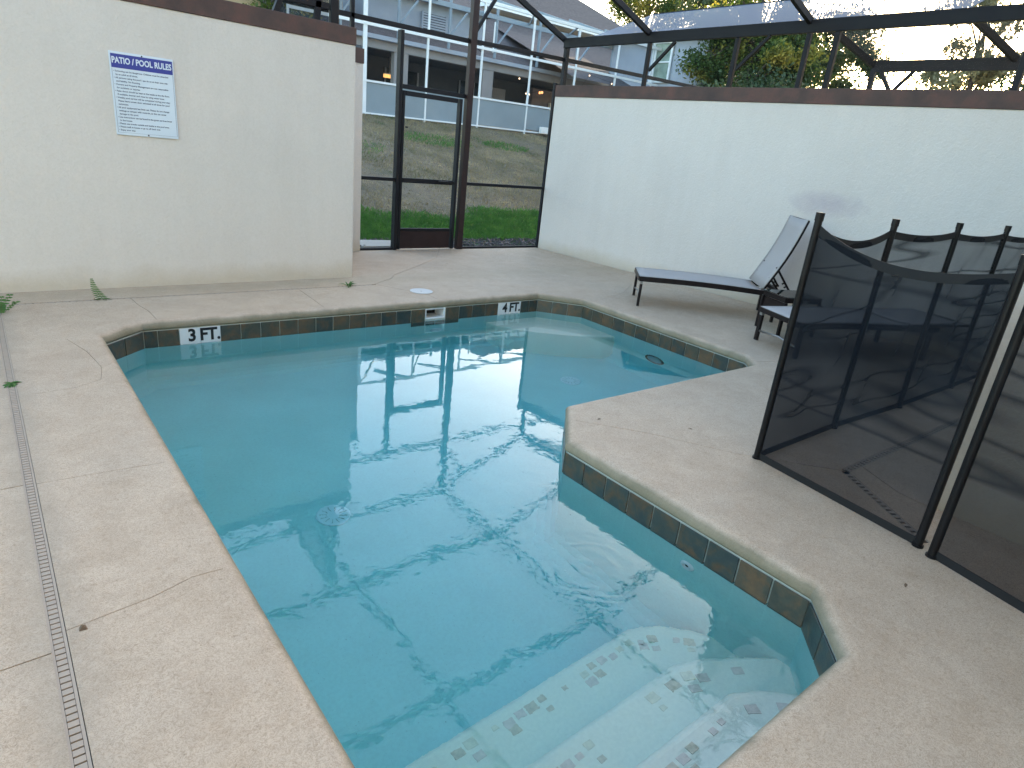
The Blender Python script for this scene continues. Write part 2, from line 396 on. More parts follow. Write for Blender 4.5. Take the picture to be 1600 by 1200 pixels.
LEAF_Y = mat_var("autumn_leaves", [(.30, (.025, .06, .012)), (.48, (.07, .12, .02)), (.60, (.24, .22, .03)), (.78, (.46, .33, .05))], .6, .75, bstr=0, transl=.45)
LEAF_G = mat_var("green_leaves", [(.3, (.02, .05, .015)), (.7, (.07, .10, .035))], .6, .6, bstr=0, transl=.25)
LEAF_O = mat_var("olive_leaves", [(.3, (.10, .12, .08)), (.6, (.24, .22, .11)), (.75, (.36, .27, .11))], .6, .6, bstr=0, transl=.3)
WEED = mat_var("weed_leaves", [(.3, (.035, .12, .02)), (.7, (.10, .22, .05))], .6, 30, bstr=0, transl=.3)
WEED_B = mat_var("withered_weed", [(.3, (.05, .055, .02)), (.7, (.14, .13, .05))], .8, 30, bstr=0)
LEAFD = simple("dead_leaf", (.13, .085, .05), .8, var=.3, vscale=30)
WHITE_ALU = simple("white_aluminium", (.70, .74, .76), .4, var=.04)
SIDING = simple("blue_grey_render", (.33, .37, .43), .85, var=.06, bstr=.2)
KICK = simple("grey_kick_panel", (.22, .27, .30), .7, var=.12, vscale=1.2)
BEIGE = simple("beige_render", (.27, .26, .26), .85, var=.07, bstr=.2)
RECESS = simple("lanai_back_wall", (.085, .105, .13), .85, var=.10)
TANWALL = simple("tan_render", (.50, .38, .22), .8, var=.08)
SHINGLE = mat_var("grey_brown_shingles", [(.3, (.055, .048, .052)), (.7, (.10, .088, .090))], .9, 7, bstr=.6, bscale=25)
HOUSE_W = mat_stucco("townhouse_stucco", (.62, .56, .48))
LAMP = mat_emit("chandelier_glow", (1.0, .55, .18), .16)
BULB = mat_emit("bulb_glow", (1.0, .70, .42), .5)
BULB_O = mat_emit("amber_bulb_glow", (1.0, .35, .12), .3)
ACC = [simple("accent_tile_brown", (.66, .53, .40), .6, var=.2, vscale=40), simple("accent_tile_rose", (.74, .58, .50), .6, var=.15, vscale=40),
       simple("accent_tile_sand", (.76, .67, .52), .6, var=.15, vscale=40)]

# ------------------------------------------------------------------ ground and lawn slope
def gz(x, y):
    t = max(0.0, y - 9.0); z = .263 * (t - .35 * (1 - math.exp(-t / .35)))
    return z if y < 17.2 else min(.263*8.2 - .08 + (y-17.2)*.03, 3.2)
g = MB(); xs = [-60, -30, -12, -6, -2] + [i*.5 for i in range(0, 44)] + [24, 30, 45, 80, 160]; ys = [-60, -20, 0, 4, 6, 8] + [8.4+i*.4 for i in range(0, 30)] + [22, 26, 34, 50, 90, 180]
vv = []
for y in ys:
    for x in xs:
        inside = (-6 < x < 16 and y < 8.41)
        zz = gz(x, y) - .03 + (0 if y < 9 else .03*math.sin(x*1.3+y)*math.sin(y*.9+x*.5))
        if y < 8.3: zz = -1.9 if -4 <= x <= 8 else -.05
        if y > 60: zz = 3.2
        vv.append((x, y, zz))
nx = len(xs); ff = [(j*nx+i, j*nx+i+1, (j+1)*nx+i+1, (j+1)*nx+i) for j in range(len(ys)-1) for i in range(nx-1)]
g.add(vv, ff); go = g.build("ground", LAWN, smooth=True); tag(go, "sloping lawn of dry and green grass behind the screen door", kind="structure")

def blades(name, mat, region, n, h, w, label, seed, keep=lambda x, y: True):
    rr = random.Random(seed); vv = []; ff = []
    x0, x1, y0, y1 = region; c = 0
    while c < n:
        x, y = rr.uniform(x0, x1), rr.uniform(y0, y1)
        c += 1
        if not keep(x, y): continue
        z = gz(x, y) - .03; a = rr.uniform(0, math.tau); hh = h*rr.uniform(.5, 1.25); ww = w*rr.uniform(.6, 1.3)
        dx, dy = math.cos(a)*ww, math.sin(a)*ww; lx, ly = rr.gauss(0, .4)*hh, rr.gauss(0, .4)*hh
        b = len(vv)
        vv += [(x-dx, y-dy, z), (x+dx, y+dy, z), (x+dx*.6+lx*.4, y+dy*.6+ly*.4, z+hh*.6), (x+lx, y+ly, z+hh*.95)]
        ff += [(b, b+1, b+2), (b, b+2, b+3)]
    me = bpy.data.meshes.new(name); me.from_pydata(vv, [], ff); me.materials.append(mat); me.update()
    o = link(name, me); tag(o, label, cat="grass", kind="stuff"); return o
def wig(x): return .35*math.sin(x*1.7)+.2*math.sin(x*4.1+1)
blades("lawn_grass", BLADE, (3.5, 11, 9.15, 10.75), 42000, .085, .006, "strip of lush green grass right behind the mulch strip", 1, lambda x, y: y < 10.3 + wig(x)*.8 + random.random()*.35)
blades("dry_grass", BLADE_DRY, (4.5, 17, 10.2, 17.0), 70000, .05, .007, "parched brown and green grass on the slope up to the house", 2, lambda x, y: y > 10.2 + wig(x)*.6 and x < 6.5 + (y-8)*1.3 and x > .45*y-.5)
for (cx, cy, rx, ry, n) in ((9.6, 15.2, 1.1, .5, 1300), (6.4, 14.2, 1.2, .6, 900), (12.0, 15.3, .8, .4, 900)):
    blades("grass_patch", BLADE, (cx-rx, cx+rx, cy-ry, cy+ry), n, .07, .007, "small patch of greener grass high on the dry slope", int(cx*10), lambda x, y: ((x-cx)/rx)**2+((y-cy)/ry)**2 < 1)
mb = MB(); rr = random.Random(5)
for i in range(1500):
    x, y = rr.uniform(3.8, 9), rr.uniform(8.55, 9.22); s_ = rr.uniform(.012, .035); a = rr.uniform(0, 3.1)
    if 4.3 < x < 5.3 and y < 9.0: continue
    z = rr.uniform(-.02, .03); p = Vector((math.cos(a)*s_, math.sin(a)*s_, rr.uniform(-.01, .01)))
    mb.bar(Vector((x, y, z))-p, Vector((x, y, z))+p, s_*.8, s_*.5)
tag(mb.build("mulch", MULCH), "dark wood mulch strip outside the screen wall", cat="mulch", kind="stuff")
mb = MB().prism([(4.25, 8.52), (5.0, 8.50), (5.05, 8.98), (4.45, 9.05), (4.2, 8.8)], -.04, .035)
tag(mb.build("concrete_pad", CONCRETE, bevel=.01), "small pale concrete pad beside the screen door outside", cat="pad")

# ------------------------------------------------------------------ pool outline
ZT, ZW = -.080, -.215
POOL = [(.575, .78), (.80, .57), (2.235, .575), (2.521, .835), (2.537, 2.385), (2.93, 2.80), (5.20, 2.775), (5.368, 2.955), (5.394, 5.14), (5.034, 5.545), (.880, 5.580), (.575, 5.305)]   # counter-clockwise
HOLE = offset_poly(POOL, .05)

def inside(poly, x, y):
    c = False; n = len(poly)
    for i in range(n):
        x1, y1 = poly[i]; x2, y2 = poly[(i+1) % n]
        if (y1 > y) != (y2 > y) and x < (x2-x1)*(y-y1)/(y2-y1)+x1: c = not c
    return c
OUT = [(-3.2, -2.6), (8.0, -2.6), (7.9, .2), (7.40, 8.47), (3.0, 8.47), (3.0, 6.85), (-3.2, 6.85)]
# control joints and hairline gaps between the slabs: (points, width)
JOINTS = [([(.94, 6.345), (.955, 6.1), (.99, 5.9), (1.0, 5.5)], .0045), ([(2.45, 6.36), (2.43, 6.0), (2.40, 5.5)], .005),
          ([(3.10, 6.36), (3.329, 6.397), (3.66, 6.62), (3.80, 6.80), (4.42, 7.264), (5.0, 7.75), (5.6, 8.6)], .007), ([(3.329, 6.397), (3.55, 6.02), (3.66, 5.80), (3.66, 5.45)], .005),
          ([(2.75, 2.62), (3.08, 2.22), (3.36, 1.76), (3.42, 1.69), (3.776, 1.30)], .005), ([(.02, 3.15), (.3, 3.135), (.70, 3.10)], .003), ([(.02, 2.085), (.28, 2.12), (.42, 2.165), (.70, 2.15)], .003),
          ([(.36, 5.28), (.44, 4.95), (.475, 4.6), (.44, 4.38), (.30, 4.29), (.10, 4.27)], .0028),
          ([(-3.3, 3.18), (-.02, 3.16)], .006), ([(-3.3, 1.9), (-.02, 2.0)], .005),
          ([(7.17, 8.6), (7.26, 5.6), (7.29, 3.9), (7.40, 1.30)], .006), ([(5.33, 5.0), (6.2, 5.25), (7.22, 5.9)], .003), ([(5.2, 2.85), (6.0, 2.5), (6.6, 1.25)], .004),
          ([(3.79, .84), (3.80, 1.0), (3.95, 1.27)], .006), ([(-.02, .4), (-3.3, .4)], .005)]
DRAINS = [((0.0, -2.6), (.006, 6.30), .046), ((.04, 6.36), (3.33, 6.375), .034), ((3.776, 1.295), (3.36, .70), .05), ((3.776, 1.295), (7.42, 1.20), .05)]
def strip(p, q, w, ext=0):
    p, q = Vector(p), Vector(q); d = (q-p).normalized(); nn = Vector((-d.y, d.x))*(w/2); p = p-d*ext; q = q+d*ext
    return [tuple(p-nn), tuple(q-nn), tuple(q+nn), tuple(p+nn)]
strips = [strip(a, b, w, .001) for pts, w in JOINTS for a, b in zip(pts, pts[1:])]
dstrips = [strip(a, b, w) for a, b, w in DRAINS]
pv = []; pe = []
def addpoly(poly):
    b = len(pv); pv.extend([Vector(p[:2]) for p in poly]); n = len(poly); pe.extend([(b+i, b+(i+1) % n) for i in range(n)])
for p_ in [OUT, HOLE] + strips + dstrips: addpoly(p_)
ov, oe, of, *_ = delaunay_2d_cdt(pv, pe, [], 0, 1e-6)
# constraint edges in the result
res = delaunay_2d_cdt(pv, pe, [], 0, 1e-6)
edge_src = res[3]; cons = set()
for (a, b), src in zip(res[1], edge_src):
    if len(src): cons.add((min(a, b), max(a, b)))
ov, of = res[0], res[2]
cls = []
for f in of:
    cx = sum(ov[i].x for i in f)/3; cy = sum(ov[i].y for i in f)/3
    if not inside(OUT, cx, cy) or inside(HOLE, cx, cy): cls.append(-1)
    elif any(inside(s_, cx, cy) for s_ in dstrips): cls.append(2)
    elif any(inside(s_, cx, cy) for s_ in strips): cls.append(1)
    else: cls.append(0)
e2f = {}
for fi, f in enumerate(of):
    for a, b in zip(f, list(f[1:])+[f[0]]): e2f.setdefault((min(a, b), max(a, b)), []).append(fi)
comp = [-1]*len(of); nc = 0
for s0 in range(len(of)):
    if cls[s0] != 0 or comp[s0] >= 0: continue
    st = [s0]; comp[s0] = nc
    while st:
        f0 = st.pop(); f = of[f0]
        for a, b in zip(f, list(f[1:])+[f[0]]):
            k = (min(a, b), max(a, b))
            for f1 in e2f[k]:
                if f1 != f0 and cls[f1] == 0 and comp[f1] < 0: comp[f1] = nc; st.append(f1)
    nc += 1
deck = empty("pool_deck", (0, 0, 0)); tag(deck, "beige textured concrete pool deck around the pool", kind="structure")
def tri_mesh(name, faces, z, mat, depth, parent):
    bm = bmesh.new(); vm = {}
    for fi in faces:
        vs_ = []
        for i in of[fi]:
            if i not in vm: vm[i] = bm.verts.new((ov[i].x, ov[i].y, z))
            vs_.append(vm[i])
        try: bm.faces.new(vs_)
        except ValueError: pass
    bmesh.ops.recalc_face_normals(bm, faces=bm.faces)
    for f in bm.faces:
        if f.normal.z < 0: f.normal_flip()
    if depth:
        r_ = bmesh.ops.extrude_face_region(bm, geom=list(bm.faces))
        top = [e for e in r_['geom'] if isinstance(e, bmesh.types.BMVert)]
        # the region that stays is the top, the new one goes down
        for v_ in top: v_.co.z -= depth
        bmesh.ops.recalc_face_normals(bm, faces=bm.faces)
    me = bpy.data.meshes.new(name); bm.to_mesh(me); bm.free(); me.materials.append(mat)
    return link(name, me, parent)
for c_ in range(nc):
    fs = [i for i in range(len(of)) if comp[i] == c_]
    area = 0
    for i in fs:
        a, b, c3 = (ov[k] for k in of[i]); area += abs((b-a).cross(c3-a))/2
    if area < .004: continue
    tri_mesh("deck_slab", fs, 0.0, DECK, .06, deck)
tri_mesh("joint_filler", [i for i in range(len(of)) if cls[i] == 1], -.005, JOINT, 0, deck)
tri_mesh("drain_trench", [i for i in range(len(of)) if cls[i] == 2], -.035, TRENCH, 0, deck)

# slotted grates of the channel drains
def grate(i, p, q, w, pitch, slot, lab, vis):
    p, q = Vector((*p, 0)), Vector((*q, 0)); d = (q-p).normalized(); nn = Vector((-d.y, d.x, 0)); L = (q-p).length
    t = empty("channel_drain", tuple(p), label=lab, cat="drain")
    mb = MB(); sr = w*.18; z = -.0015
    for s_ in (-1, 1): mb.bar(p+nn*s_*(w/2-sr/2-.0004)+Vector((0, 0, z-.005)), q+nn*s_*(w/2-sr/2-.0004)+Vector((0, 0, z-.005)), sr, .01)
    mb.build("side_rail", DRAIN, t)
    mb = MB(); n = int(L/pitch)
    for k in range(n):
        a = p+d*(k*pitch+slot/2)+Vector((0, 0, z-.005)); b = p+d*((k+1)*pitch-slot/2)+Vector((0, 0, z-.005))
        mb.bar(a, b, w-2*sr-.003, .0098)
    o = mb.build("cross_bar", DRAIN, t); o["kind"] = "stuff"
grate(0, (0, 0.7), (.006, 6.30), .046, .0262, .006, "long slotted drain channel running down the left side of the deck", 1)
grate(1, (.04, 6.36), (3.33, 6.375), .034, .05, .010, "slotted drain channel along the foot of the wall with the rules sign", 1)
grate(2, (3.76, 1.275), (3.36, .70), .05, .04, .018, "short diagonal drain channel behind the pool fence", 1)
grate(3, (3.80, 1.294), (7.40, 1.20), .05, .04, .016, "drain channel running to the far wall behind the pool fence", 1)

# ------------------------------------------------------------------ swimming pool
pool = empty("swimming_pool", (1.5, 1.5, 0)); tag(pool, "L-shaped swimming pool with slate waterline tiles and cut corners", kind="structure")
def sweep(profile, base, closed=True):
    mb = MB(); rings = [[(x, y, z) for x, y in offset_poly(base, d)] for d, z in profile]
    n = len(base); vv = [v for r_ in rings for v in r_]
    ff = [(i*n+j, i*n+(j+1) % n, (i+1)*n+(j+1) % n, (i+1)*n+j) for i in range(len(rings)-1) for j in range(n)]
    return mb.add(vv, ff)
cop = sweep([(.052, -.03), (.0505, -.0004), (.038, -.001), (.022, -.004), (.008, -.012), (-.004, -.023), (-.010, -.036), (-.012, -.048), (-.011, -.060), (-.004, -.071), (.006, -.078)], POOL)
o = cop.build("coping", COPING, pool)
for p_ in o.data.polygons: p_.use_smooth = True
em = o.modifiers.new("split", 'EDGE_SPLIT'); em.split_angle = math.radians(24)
gb = sweep([(.006, -.074), (.0035, -.082), (.0035, -.240), (.0, -.242)], POOL)
n12 = len(POOL); gb.f = [f for f in gb.f if not (f[0] % n12 == 9 and n12 <= f[0] < 2*n12)]
yb_ = lambda x: 5.580+(x-.88)*(5.545-5.580)/(5.034-.88)+.0035
for xa, xb, za, zb in ((3.49, .878, -.240, -.082), (5.036, 3.732, -.240, -.082), (3.732, 3.49, -.240, -.19)):
    gb.quad((xa, yb_(xa), za), (xb, yb_(xb), za), (xb, yb_(xb), zb), (xa, yb_(xa), zb))
gb.build("grout_band", GROUT, pool)
FLOORZ = lambda x, y: -1.16 - .055*(x-.57)
# shell: walls, cove and floor
mb = MB(); prof = [(0, -.24), (0, -.9), (0, -1.0), (-.02, -1.06), (-.06, -1.11), (-.12, -1.14)]
rings = []
for d, z in prof:
    ring = []
    for x, y in offset_poly(POOL, d):
        k = (z+.24)/(-1.14+.24); ring.append((x, y, -.24 + k*(FLOORZ(x, y)+.24)))
    rings.append(ring)
n = len(POOL); vv = [v for r_ in rings for v in r_]
ff = [(i*n+j, i*n+(j+1) % n, (i+1)*n+(j+1) % n, (i+1)*n+j) for i in range(len(rings)-1) for j in range(n)]
ff.append(tuple((len(rings)-1)*n+j for j in range(n)))
mb.add(vv, ff); sh = mb.build("pool_shell", PLASTER, pool)

def rounded_prism(poly, z0, z1, name, mat, parent, bevel):
    mb = MB().prism(poly, z0, z1); o = mb.build(name, mat, parent, bevel=bevel, seg=4); return o
S = [(-.90, [(.50, .50), (2.30, .50), (2.60, .72), (2.60, 1.17), (2.47, 1.33), (2.36, 1.44), (2.22, 1.50), (.50, 1.50)]),
     (-.655, [(.50, .50), (2.30, .50), (2.60, .72), (2.60, .86), (2.40, 1.00), (2.24, 1.10), (2.10, 1.15), (.50, 1.16)]),
     (-.42, [(.50, .50), (2.20, .50), (2.34, .60), (2.27, .70), (2.16, .80), (2.04, .86), (.50, .87)])]
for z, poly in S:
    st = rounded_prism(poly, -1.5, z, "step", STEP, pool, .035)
rr = random.Random(11)
def accent(z, pts, parent, every):
    L = [Vector(p) for p in pts]
    for a, b in zip(L, L[1:]):
        d = (b-a); n_ = max(1, int(d.length/.062)); d.normalize(); nn = Vector((d.y, -d.x))
        k = 0
        while k < n_:
            if rr.random() < every:
                for row in ((0, 1) if rr.random() < .38 else (0,)):
                    c = a+d*(k*.062+.03)+nn*(row*.05+rr.uniform(-.012, .012)); s_ = rr.uniform(.014, .029)
                    mb = MB(); q = [c+d*(i*s_)+nn*(j*s_) for i, j in ((-1, -.8), (1, -.8), (1, .8), (-1, .8))]
                    mb.prism([tuple(p) for p in q], z-.004, z+.0025); mb.build("accent_tile", rr.choice(ACC), parent)
            k += 1
steps = [o for o in COL.objects if o.name.startswith("step")]
accent(-.90, [(1.0, 1.42), (2.18, 1.42), (2.34, 1.33), (2.46, 1.22)], steps[0], .72)
accent(-.655, [(1.1, 1.07), (2.06, 1.07), (2.22, 1.0), (2.42, .87)], steps[1], .55)
accent(-.42, [(1.3, .78), (2.02, .78), (2.14, .71), (2.22, .64)], steps[2], .62)
bench = [(5.42, 5.14), (5.08, 5.60), (4.28, 5.62), (4.33, 5.42), (4.45, 5.22), (4.62, 5.04), (4.84, 4.86), (5.05, 4.72), (5.25, 4.62), (5.45, 4.56)]
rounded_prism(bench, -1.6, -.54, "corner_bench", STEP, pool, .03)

# waterline tiles
tile_me = {}
def tile_mesh(w, h=.1525):
    k = (round(w, 3), h)
    if k not in tile_me:
        mb = MB().box((-w/2, -.007, -h/2), (w/2, 0, h/2)); me = mb.mesh("tile", TILE)
        bm = bmesh.new(); bm.from_mesh(me); bmesh.ops.bevel(bm, geom=list(bm.edges), offset=.0022, segments=1, affect='EDGES'); bm.to_mesh(me); bm.free()
        tile_me[k] = me
    return tile_me[k]
def put_tile(p, d, w, z, h=.1525):
    """p: edge start, d: unit direction along the wall; inward normal is to the left of d"""
    o = bpy.data.objects.new("tile", tile_mesh(w-.007, h)); COL.objects.link(o); o.parent = pool
    nn = Vector((-d.y, d.x)); a = math.atan2(d.y, d.x)+math.pi
    c = p + nn*.0035*0
    o.rotation_euler = (0, 0, a); o.location = Vector((c.x, c.y, z))-pool.location
    return o
ZR = ZT-.003-.1525/2
for i in range(len(POOL)):
    a, b = Vector(POOL[i]), Vector(POOL[(i+1) % len(POOL)]); d = (b-a).normalized(); L = (b-a).length
    if i == 9:      # back wall, laid out from its left end with the markers and the skimmer
        y_at = lambda x: 5.580 + (x-.88)*(5.545-5.580)/(5.034-.88)
        cuts = [.885, .985, 1.144] + [1.463+k*(3.485-1.463)/12 for k in range(13)] + [3.737+k*.176 for k in range(5)] + [4.772, 4.903, 5.030]
        skip = {(1.144, 1.463), (3.485, 3.737), (4.441, 4.772)}
        for x0, x1 in zip(cuts, cuts[1:]):
            if any(abs(x0-s0) < .01 and abs(x1-s1) < .01 for s0, s1 in skip): continue
            xm = (x0+x1)/2; put_tile(Vector((xm, y_at(xm))), d, x1-x0, ZR)
        for x0, x1 in ((3.3165, 3.485), (3.485, 3.611), (3.611, 3.737), (3.737, 3.913)):
            xm = (x0+x1)/2; put_tile(Vector((xm, y_at(xm))), d, x1-x0, ZR-.1525-.003, .1525)
        continue
    n_ = max(1, round(L/.165)); w = L/n_
    for k in range(n_): c = a+d*((k+.5)*w); put_tile(c, d, w, ZR)

def text_mesh(s, size, mat, name, bold=0.0, align='CENTER', depth=.0006, spacing=1.0):
    cu = bpy.data.curves.new("t", 'FONT'); cu.body = s; cu.size = size; cu.align_x = align; cu.align_y = 'CENTER'
    cu.extrude = depth; cu.offset = bold; cu.resolution_u = 3; cu.space_character = spacing
    ob = bpy.data.objects.new("t", cu); COL.objects.link(ob)
    dg = bpy.context.evaluated_depsgraph_get(); dg.update()
    me = bpy.data.meshes.new_from_object(ob.evaluated_get(dg)); me.name = name
    bpy.data.objects.remove(ob); bpy.data.curves.remove(cu)
    me.materials.clear(); me.materials.append(mat); return me
def depth_marker(x0, x1, num):
    ym = (5.580 + ((x0+x1)/2-.88)*(5.545-5.580)/(5.034-.88))
    xm = x0+(x1-x0)*.5; H = .1525
    for (xa, xb, txt, dx) in ((x0, xm, num, .015), (xm, x1, "FT.", -.004)):
        t = MB().box((xa+.001, ym-.0075, ZR-H/2), (xb-.001, ym+.003, ZR+H/2)).build("depth_marker_tile", WHITE_TILE, pool, bevel=.0015)
        me = text_mesh(txt, .135, INK, "lettering", .0045, spacing=.95)
        o = bpy.data.objects.new("lettering", me); COL.objects.link(o); o.parent = t
        o.rotation_euler = (math.radians(90), 0, 0); o.location = Vector(((xa+xb)/2+dx, ym-.0085, ZR+.012))-wloc(t); o.scale = (.98, 1.08, 1)
depth_marker(1.144, 1.463, "3"); depth_marker(4.441, 4.772, "4")
# skimmer mouth
ym = 5.560; sk = MB()
x0, x1, z0, z1 = 3.488, 3.734, -.196, -.085
for a, b in (((x0, ym-.004, z0), (x1, ym+.02, z0+.014)), ((x0, ym-.004, z1-.010), (x1, ym+.02, z1)), ((x0, ym-.004, z0+.014), (x0+.012, ym+.02, z1-.010)), ((x1-.012, ym-.004, z0+.014), (x1, ym+.02, z1-.010))): sk.box(a, b)
sko = sk.build("skimmer_mouth", PLASTIC, pool, bevel=.002)
MB().quad((x0, ym+.19, z0), (x1, ym+.19, z0), (x1, ym+.19, z1), (x0, ym+.19, z1)).build("throat_back", PLASTIC_D, sko)
MB().box((x0+.01, ym+.02, z0-.002), (x1-.01, ym+.19, z0+.006)).build("throat_floor", PLASTIC, sko)
tb = MB(); tb.box((x0, ym+.02, z1-.004), (x1, ym+.19, z1)); tb.box((x0, ym+.02, z0), (x0+.006, ym+.19, z1-.004)); tb.box((x1-.006, ym+.02, z0), (x1, ym+.19, z1-.004)); tb.build("throat_side", PLASTIC, sko)
# fittings under water
def ring_fit(name, c, nrm, R, r_, mat, label=None, inner=None):
    nrm = Vector(nrm); q = nrm.to_track_quat('Z', 'Y'); mb = MB(); seg = 28; prof = [(r_, 0), (r_, .012), ((R+r_)/2, .018), (R-.006, .012), (R, 0)]
    vv = []
    for pr, pz in prof:
        for t in range(seg):
            a = t*math.tau/seg; vv.append(Vector(c)+q @ Vector((pr*math.cos(a), pr*math.sin(a), pz)))
    ff = [(i*seg+j, i*seg+(j+1) % seg, (i+1)*seg+(j+1) % seg, (i+1)*seg+j) for i in range(len(prof)-1) for j in range(seg)]
    mb.add(vv, ff); o = mb.build(name, mat, pool, smooth=True)
    if inner:
        mb = MB(); vv = [Vector(c)+q @ Vector((r_*math.cos(t*math.tau/seg), r_*math.sin(t*math.tau/seg), .004)) for t in range(seg)]
        mb.add(vv, [tuple(range(seg))]); mb.build(inner[0], inner[1], o)
    return o
ring_fit("pool_light", (5.381, 3.98, -.80), (-1, 0, 0), .13, .10, PLASTIC_D, inner=("lens", simple("light_lens", (.25, .35, .38), .1)))
ring_fit("return_fitting", (2.529, 1.436, -.365), (-1, 0, 0), .042, .014, PLASTIC, inner=("jet_hole", PLASTIC_D))
ring_fit("return_fitting", (3.63, 5.556, -.62), (0, -1, 0), .075, .02, PLASTIC, inner=("jet_cap", PLASTIC))
for c in ((1.46, 3.27), (4.45, 4.27)):
    mb = MB(); z = FLOORZ(*c)+.0
    mb.disc(c, .105, z, z+.014); o = mb.build("main_drain_cover", PLASTIC, pool, bevel=.006)
    mb = MB()
    for k in range(12):
        a = k*math.tau/12; mb.bar((c[0]+.04*math.cos(a), c[1]+.04*math.sin(a), z+.0155), (c[0]+.085*math.cos(a), c[1]+.085*math.sin(a), z+.0155), .005, .002)
    mb.build("drain_slot", GROUT, o)
# water body: closed volume, sides buried in the pool walls
wp = offset_poly(POOL, .0020)
mb = MB().prism(offset_poly(POOL, .0025), -1.75, ZW)
wo_ = mb.build("water", WATER); tag(wo_, "clear turquoise pool water with faint ripples", kind="structure")

tag(MB().disc((3.67, 5.955), .125, .002, .008, 40).build("skimmer_lid", simple("lid_plastic", (.50, .50, .49), .5, var=.05), bevel=.002), "round white skimmer lid set in the deck behind the pool", cat="skimmer lid")
lidr = [o for o in COL.objects if o.name == "skimmer_lid"][0]
mb = MB()
mb.disc((3.66, 5.94), .008, .0079, .0086, 10); mb.build("finger_hole", PLASTIC_D, lidr, loc=(0, 0, 0))

# ------------------------------------------------------------------ walls
CW0, CW1 = 2.39, 2.55
wl_ = empty("stucco_wall", (0, 6.87, 0), label="white stucco wall with the rules sign and brown band on top", cat="wall")
MB().box((-3.2, 6.775, -.25), (3.245, 6.97, CW0)).build("wall_body", STUCCO, wl_, bevel=.008)
MB().box((-3.2, 6.765, CW0), (3.25, 6.98, CW1)).build("cap_band", BAND, wl_, bevel=.005)
wl2 = empty("stucco_wall", (3.15, 7.6, 0), label="short stucco return wall beside the screen door, behind the corner of the sign wall", cat="wall")
mb = MB(); mb.box((3.02, 6.972, -.25), (3.20, 8.30, CW0-.01)); mb.box((3.02, 8.302, -.25), (4.085, 8.49, CW0-.01)); mb.build("wall_body", STUCCO, wl2, bevel=.006)
mb = MB(); mb.box((3.01, 6.982, CW0-.01), (3.21, 8.29, CW1)); mb.box((3.01, 8.292, CW0-.01), (4.09, 8.50, CW1)); mb.build("cap_band", BAND, wl2)
XW = lambda y: 7.44+.058*(8.4-y)
def wallpoly(y0, y1, off, th): return [(XW(y0)+off, y0), (XW(y0)+off+th, y0), (XW(y1)+off+th, y1), (XW(y1)+off, y1)]
wr = empty("stucco_wall", (7.6, 5, 0), label="long white stucco wall behind the sun loungers with purple stain", cat="wall")
MB().prism(wallpoly(-2.6, 8.36, 0, .2), -.25, 2.40).build("wall_body", STUCCO_R, wr, bevel=.008)
MB().prism(wallpoly(-2.6, 8.36, -.012, .224), 2.40, 2.565).build("cap_band", BAND, wr, bevel=.005)

# own townhouse: the corner at the right edge and the mass behind the camera
th_ = empty("townhouse", (3.8, .84, 0), label="stucco corner of the townhouse behind the black pool fence at the right edge", cat="house")
MB().box((3.80, -2.3, -.25), (7.42, .845, 2.9)).build("wall", HOUSE_W, th_, bevel=.01)
MB().box((3.82, -2.3, 2.9), (7.42, .82, 3.0)).build("lintel_band", BAND, th_)
MB().box((-7, -9.5, -.25), (7.42, -2.32, 6.2)).build("rear_wall", HOUSE_W, th_)
rf = MB(); rf.add([(-7.5, -10, 6.2), (7.9, -10, 6.2), (7.9, -1.7, 6.2), (-7.5, -1.7, 6.2), (-4, -5.9, 8.0), (4.4, -5.9, 8.0)], [(0, 1, 5, 4), (1, 2, 5), (2, 3, 4, 5), (3, 0, 4), (0, 3, 2, 1)])
rf.build("roof", SHINGLE, th_)
for k in range(1, 4):  # unseen neighbours, the row made long to shade the house upslope
    x0 = 7.6+(k-1)*11.3
    t = empty("townhouse", (x0+5, -6, 0), label="unseen neighbouring townhouse %s, row lengthened for its shade" % ("next door", "two doors down", "three doors down")[k-1], cat="house")
    MB().box((x0+.3, -9.5, -.2), (x0+10.7, -2.32, 6.0+.1*k)).build("wall", HOUSE_W, t)
    rf = MB(); e = 6.0+.1*k
    rf.add([(x0, -10, e), (x0+11, -10, e), (x0+11, -1.7, e), (x0, -1.7, e), (x0+3, -5.9, e+1.9), (x0+8, -5.9, e+1.9)], [(0, 1, 5, 4), (1, 2, 5), (2, 3, 4, 5), (3, 0, 4), (0, 3, 2, 1)])
    rf.build("roof", SHINGLE, t)

# ------------------------------------------------------------------ screen enclosure
enc = empty("screen_enclosure", (5.7, 8.4, 0), label="dark bronze aluminium pool screen enclosure over our deck with screen door", cat="screen enclosure")
Y0 = 8.40
def B(name, p, q, w=.05, h=.05, mat=None, up_=(0, 0, 1), parent=None):
    return MB().bar(p, q, w, h, up_).build(name, mat or FRAME, parent or enc, bevel=.003, seg=1)
EZ0 = lambda y: 1.6+1.53*XW(y)/7.55
EZ1 = lambda y: 1.6+1.67*XW(y)/7.55
XE = 5.80; ZE = 3.90
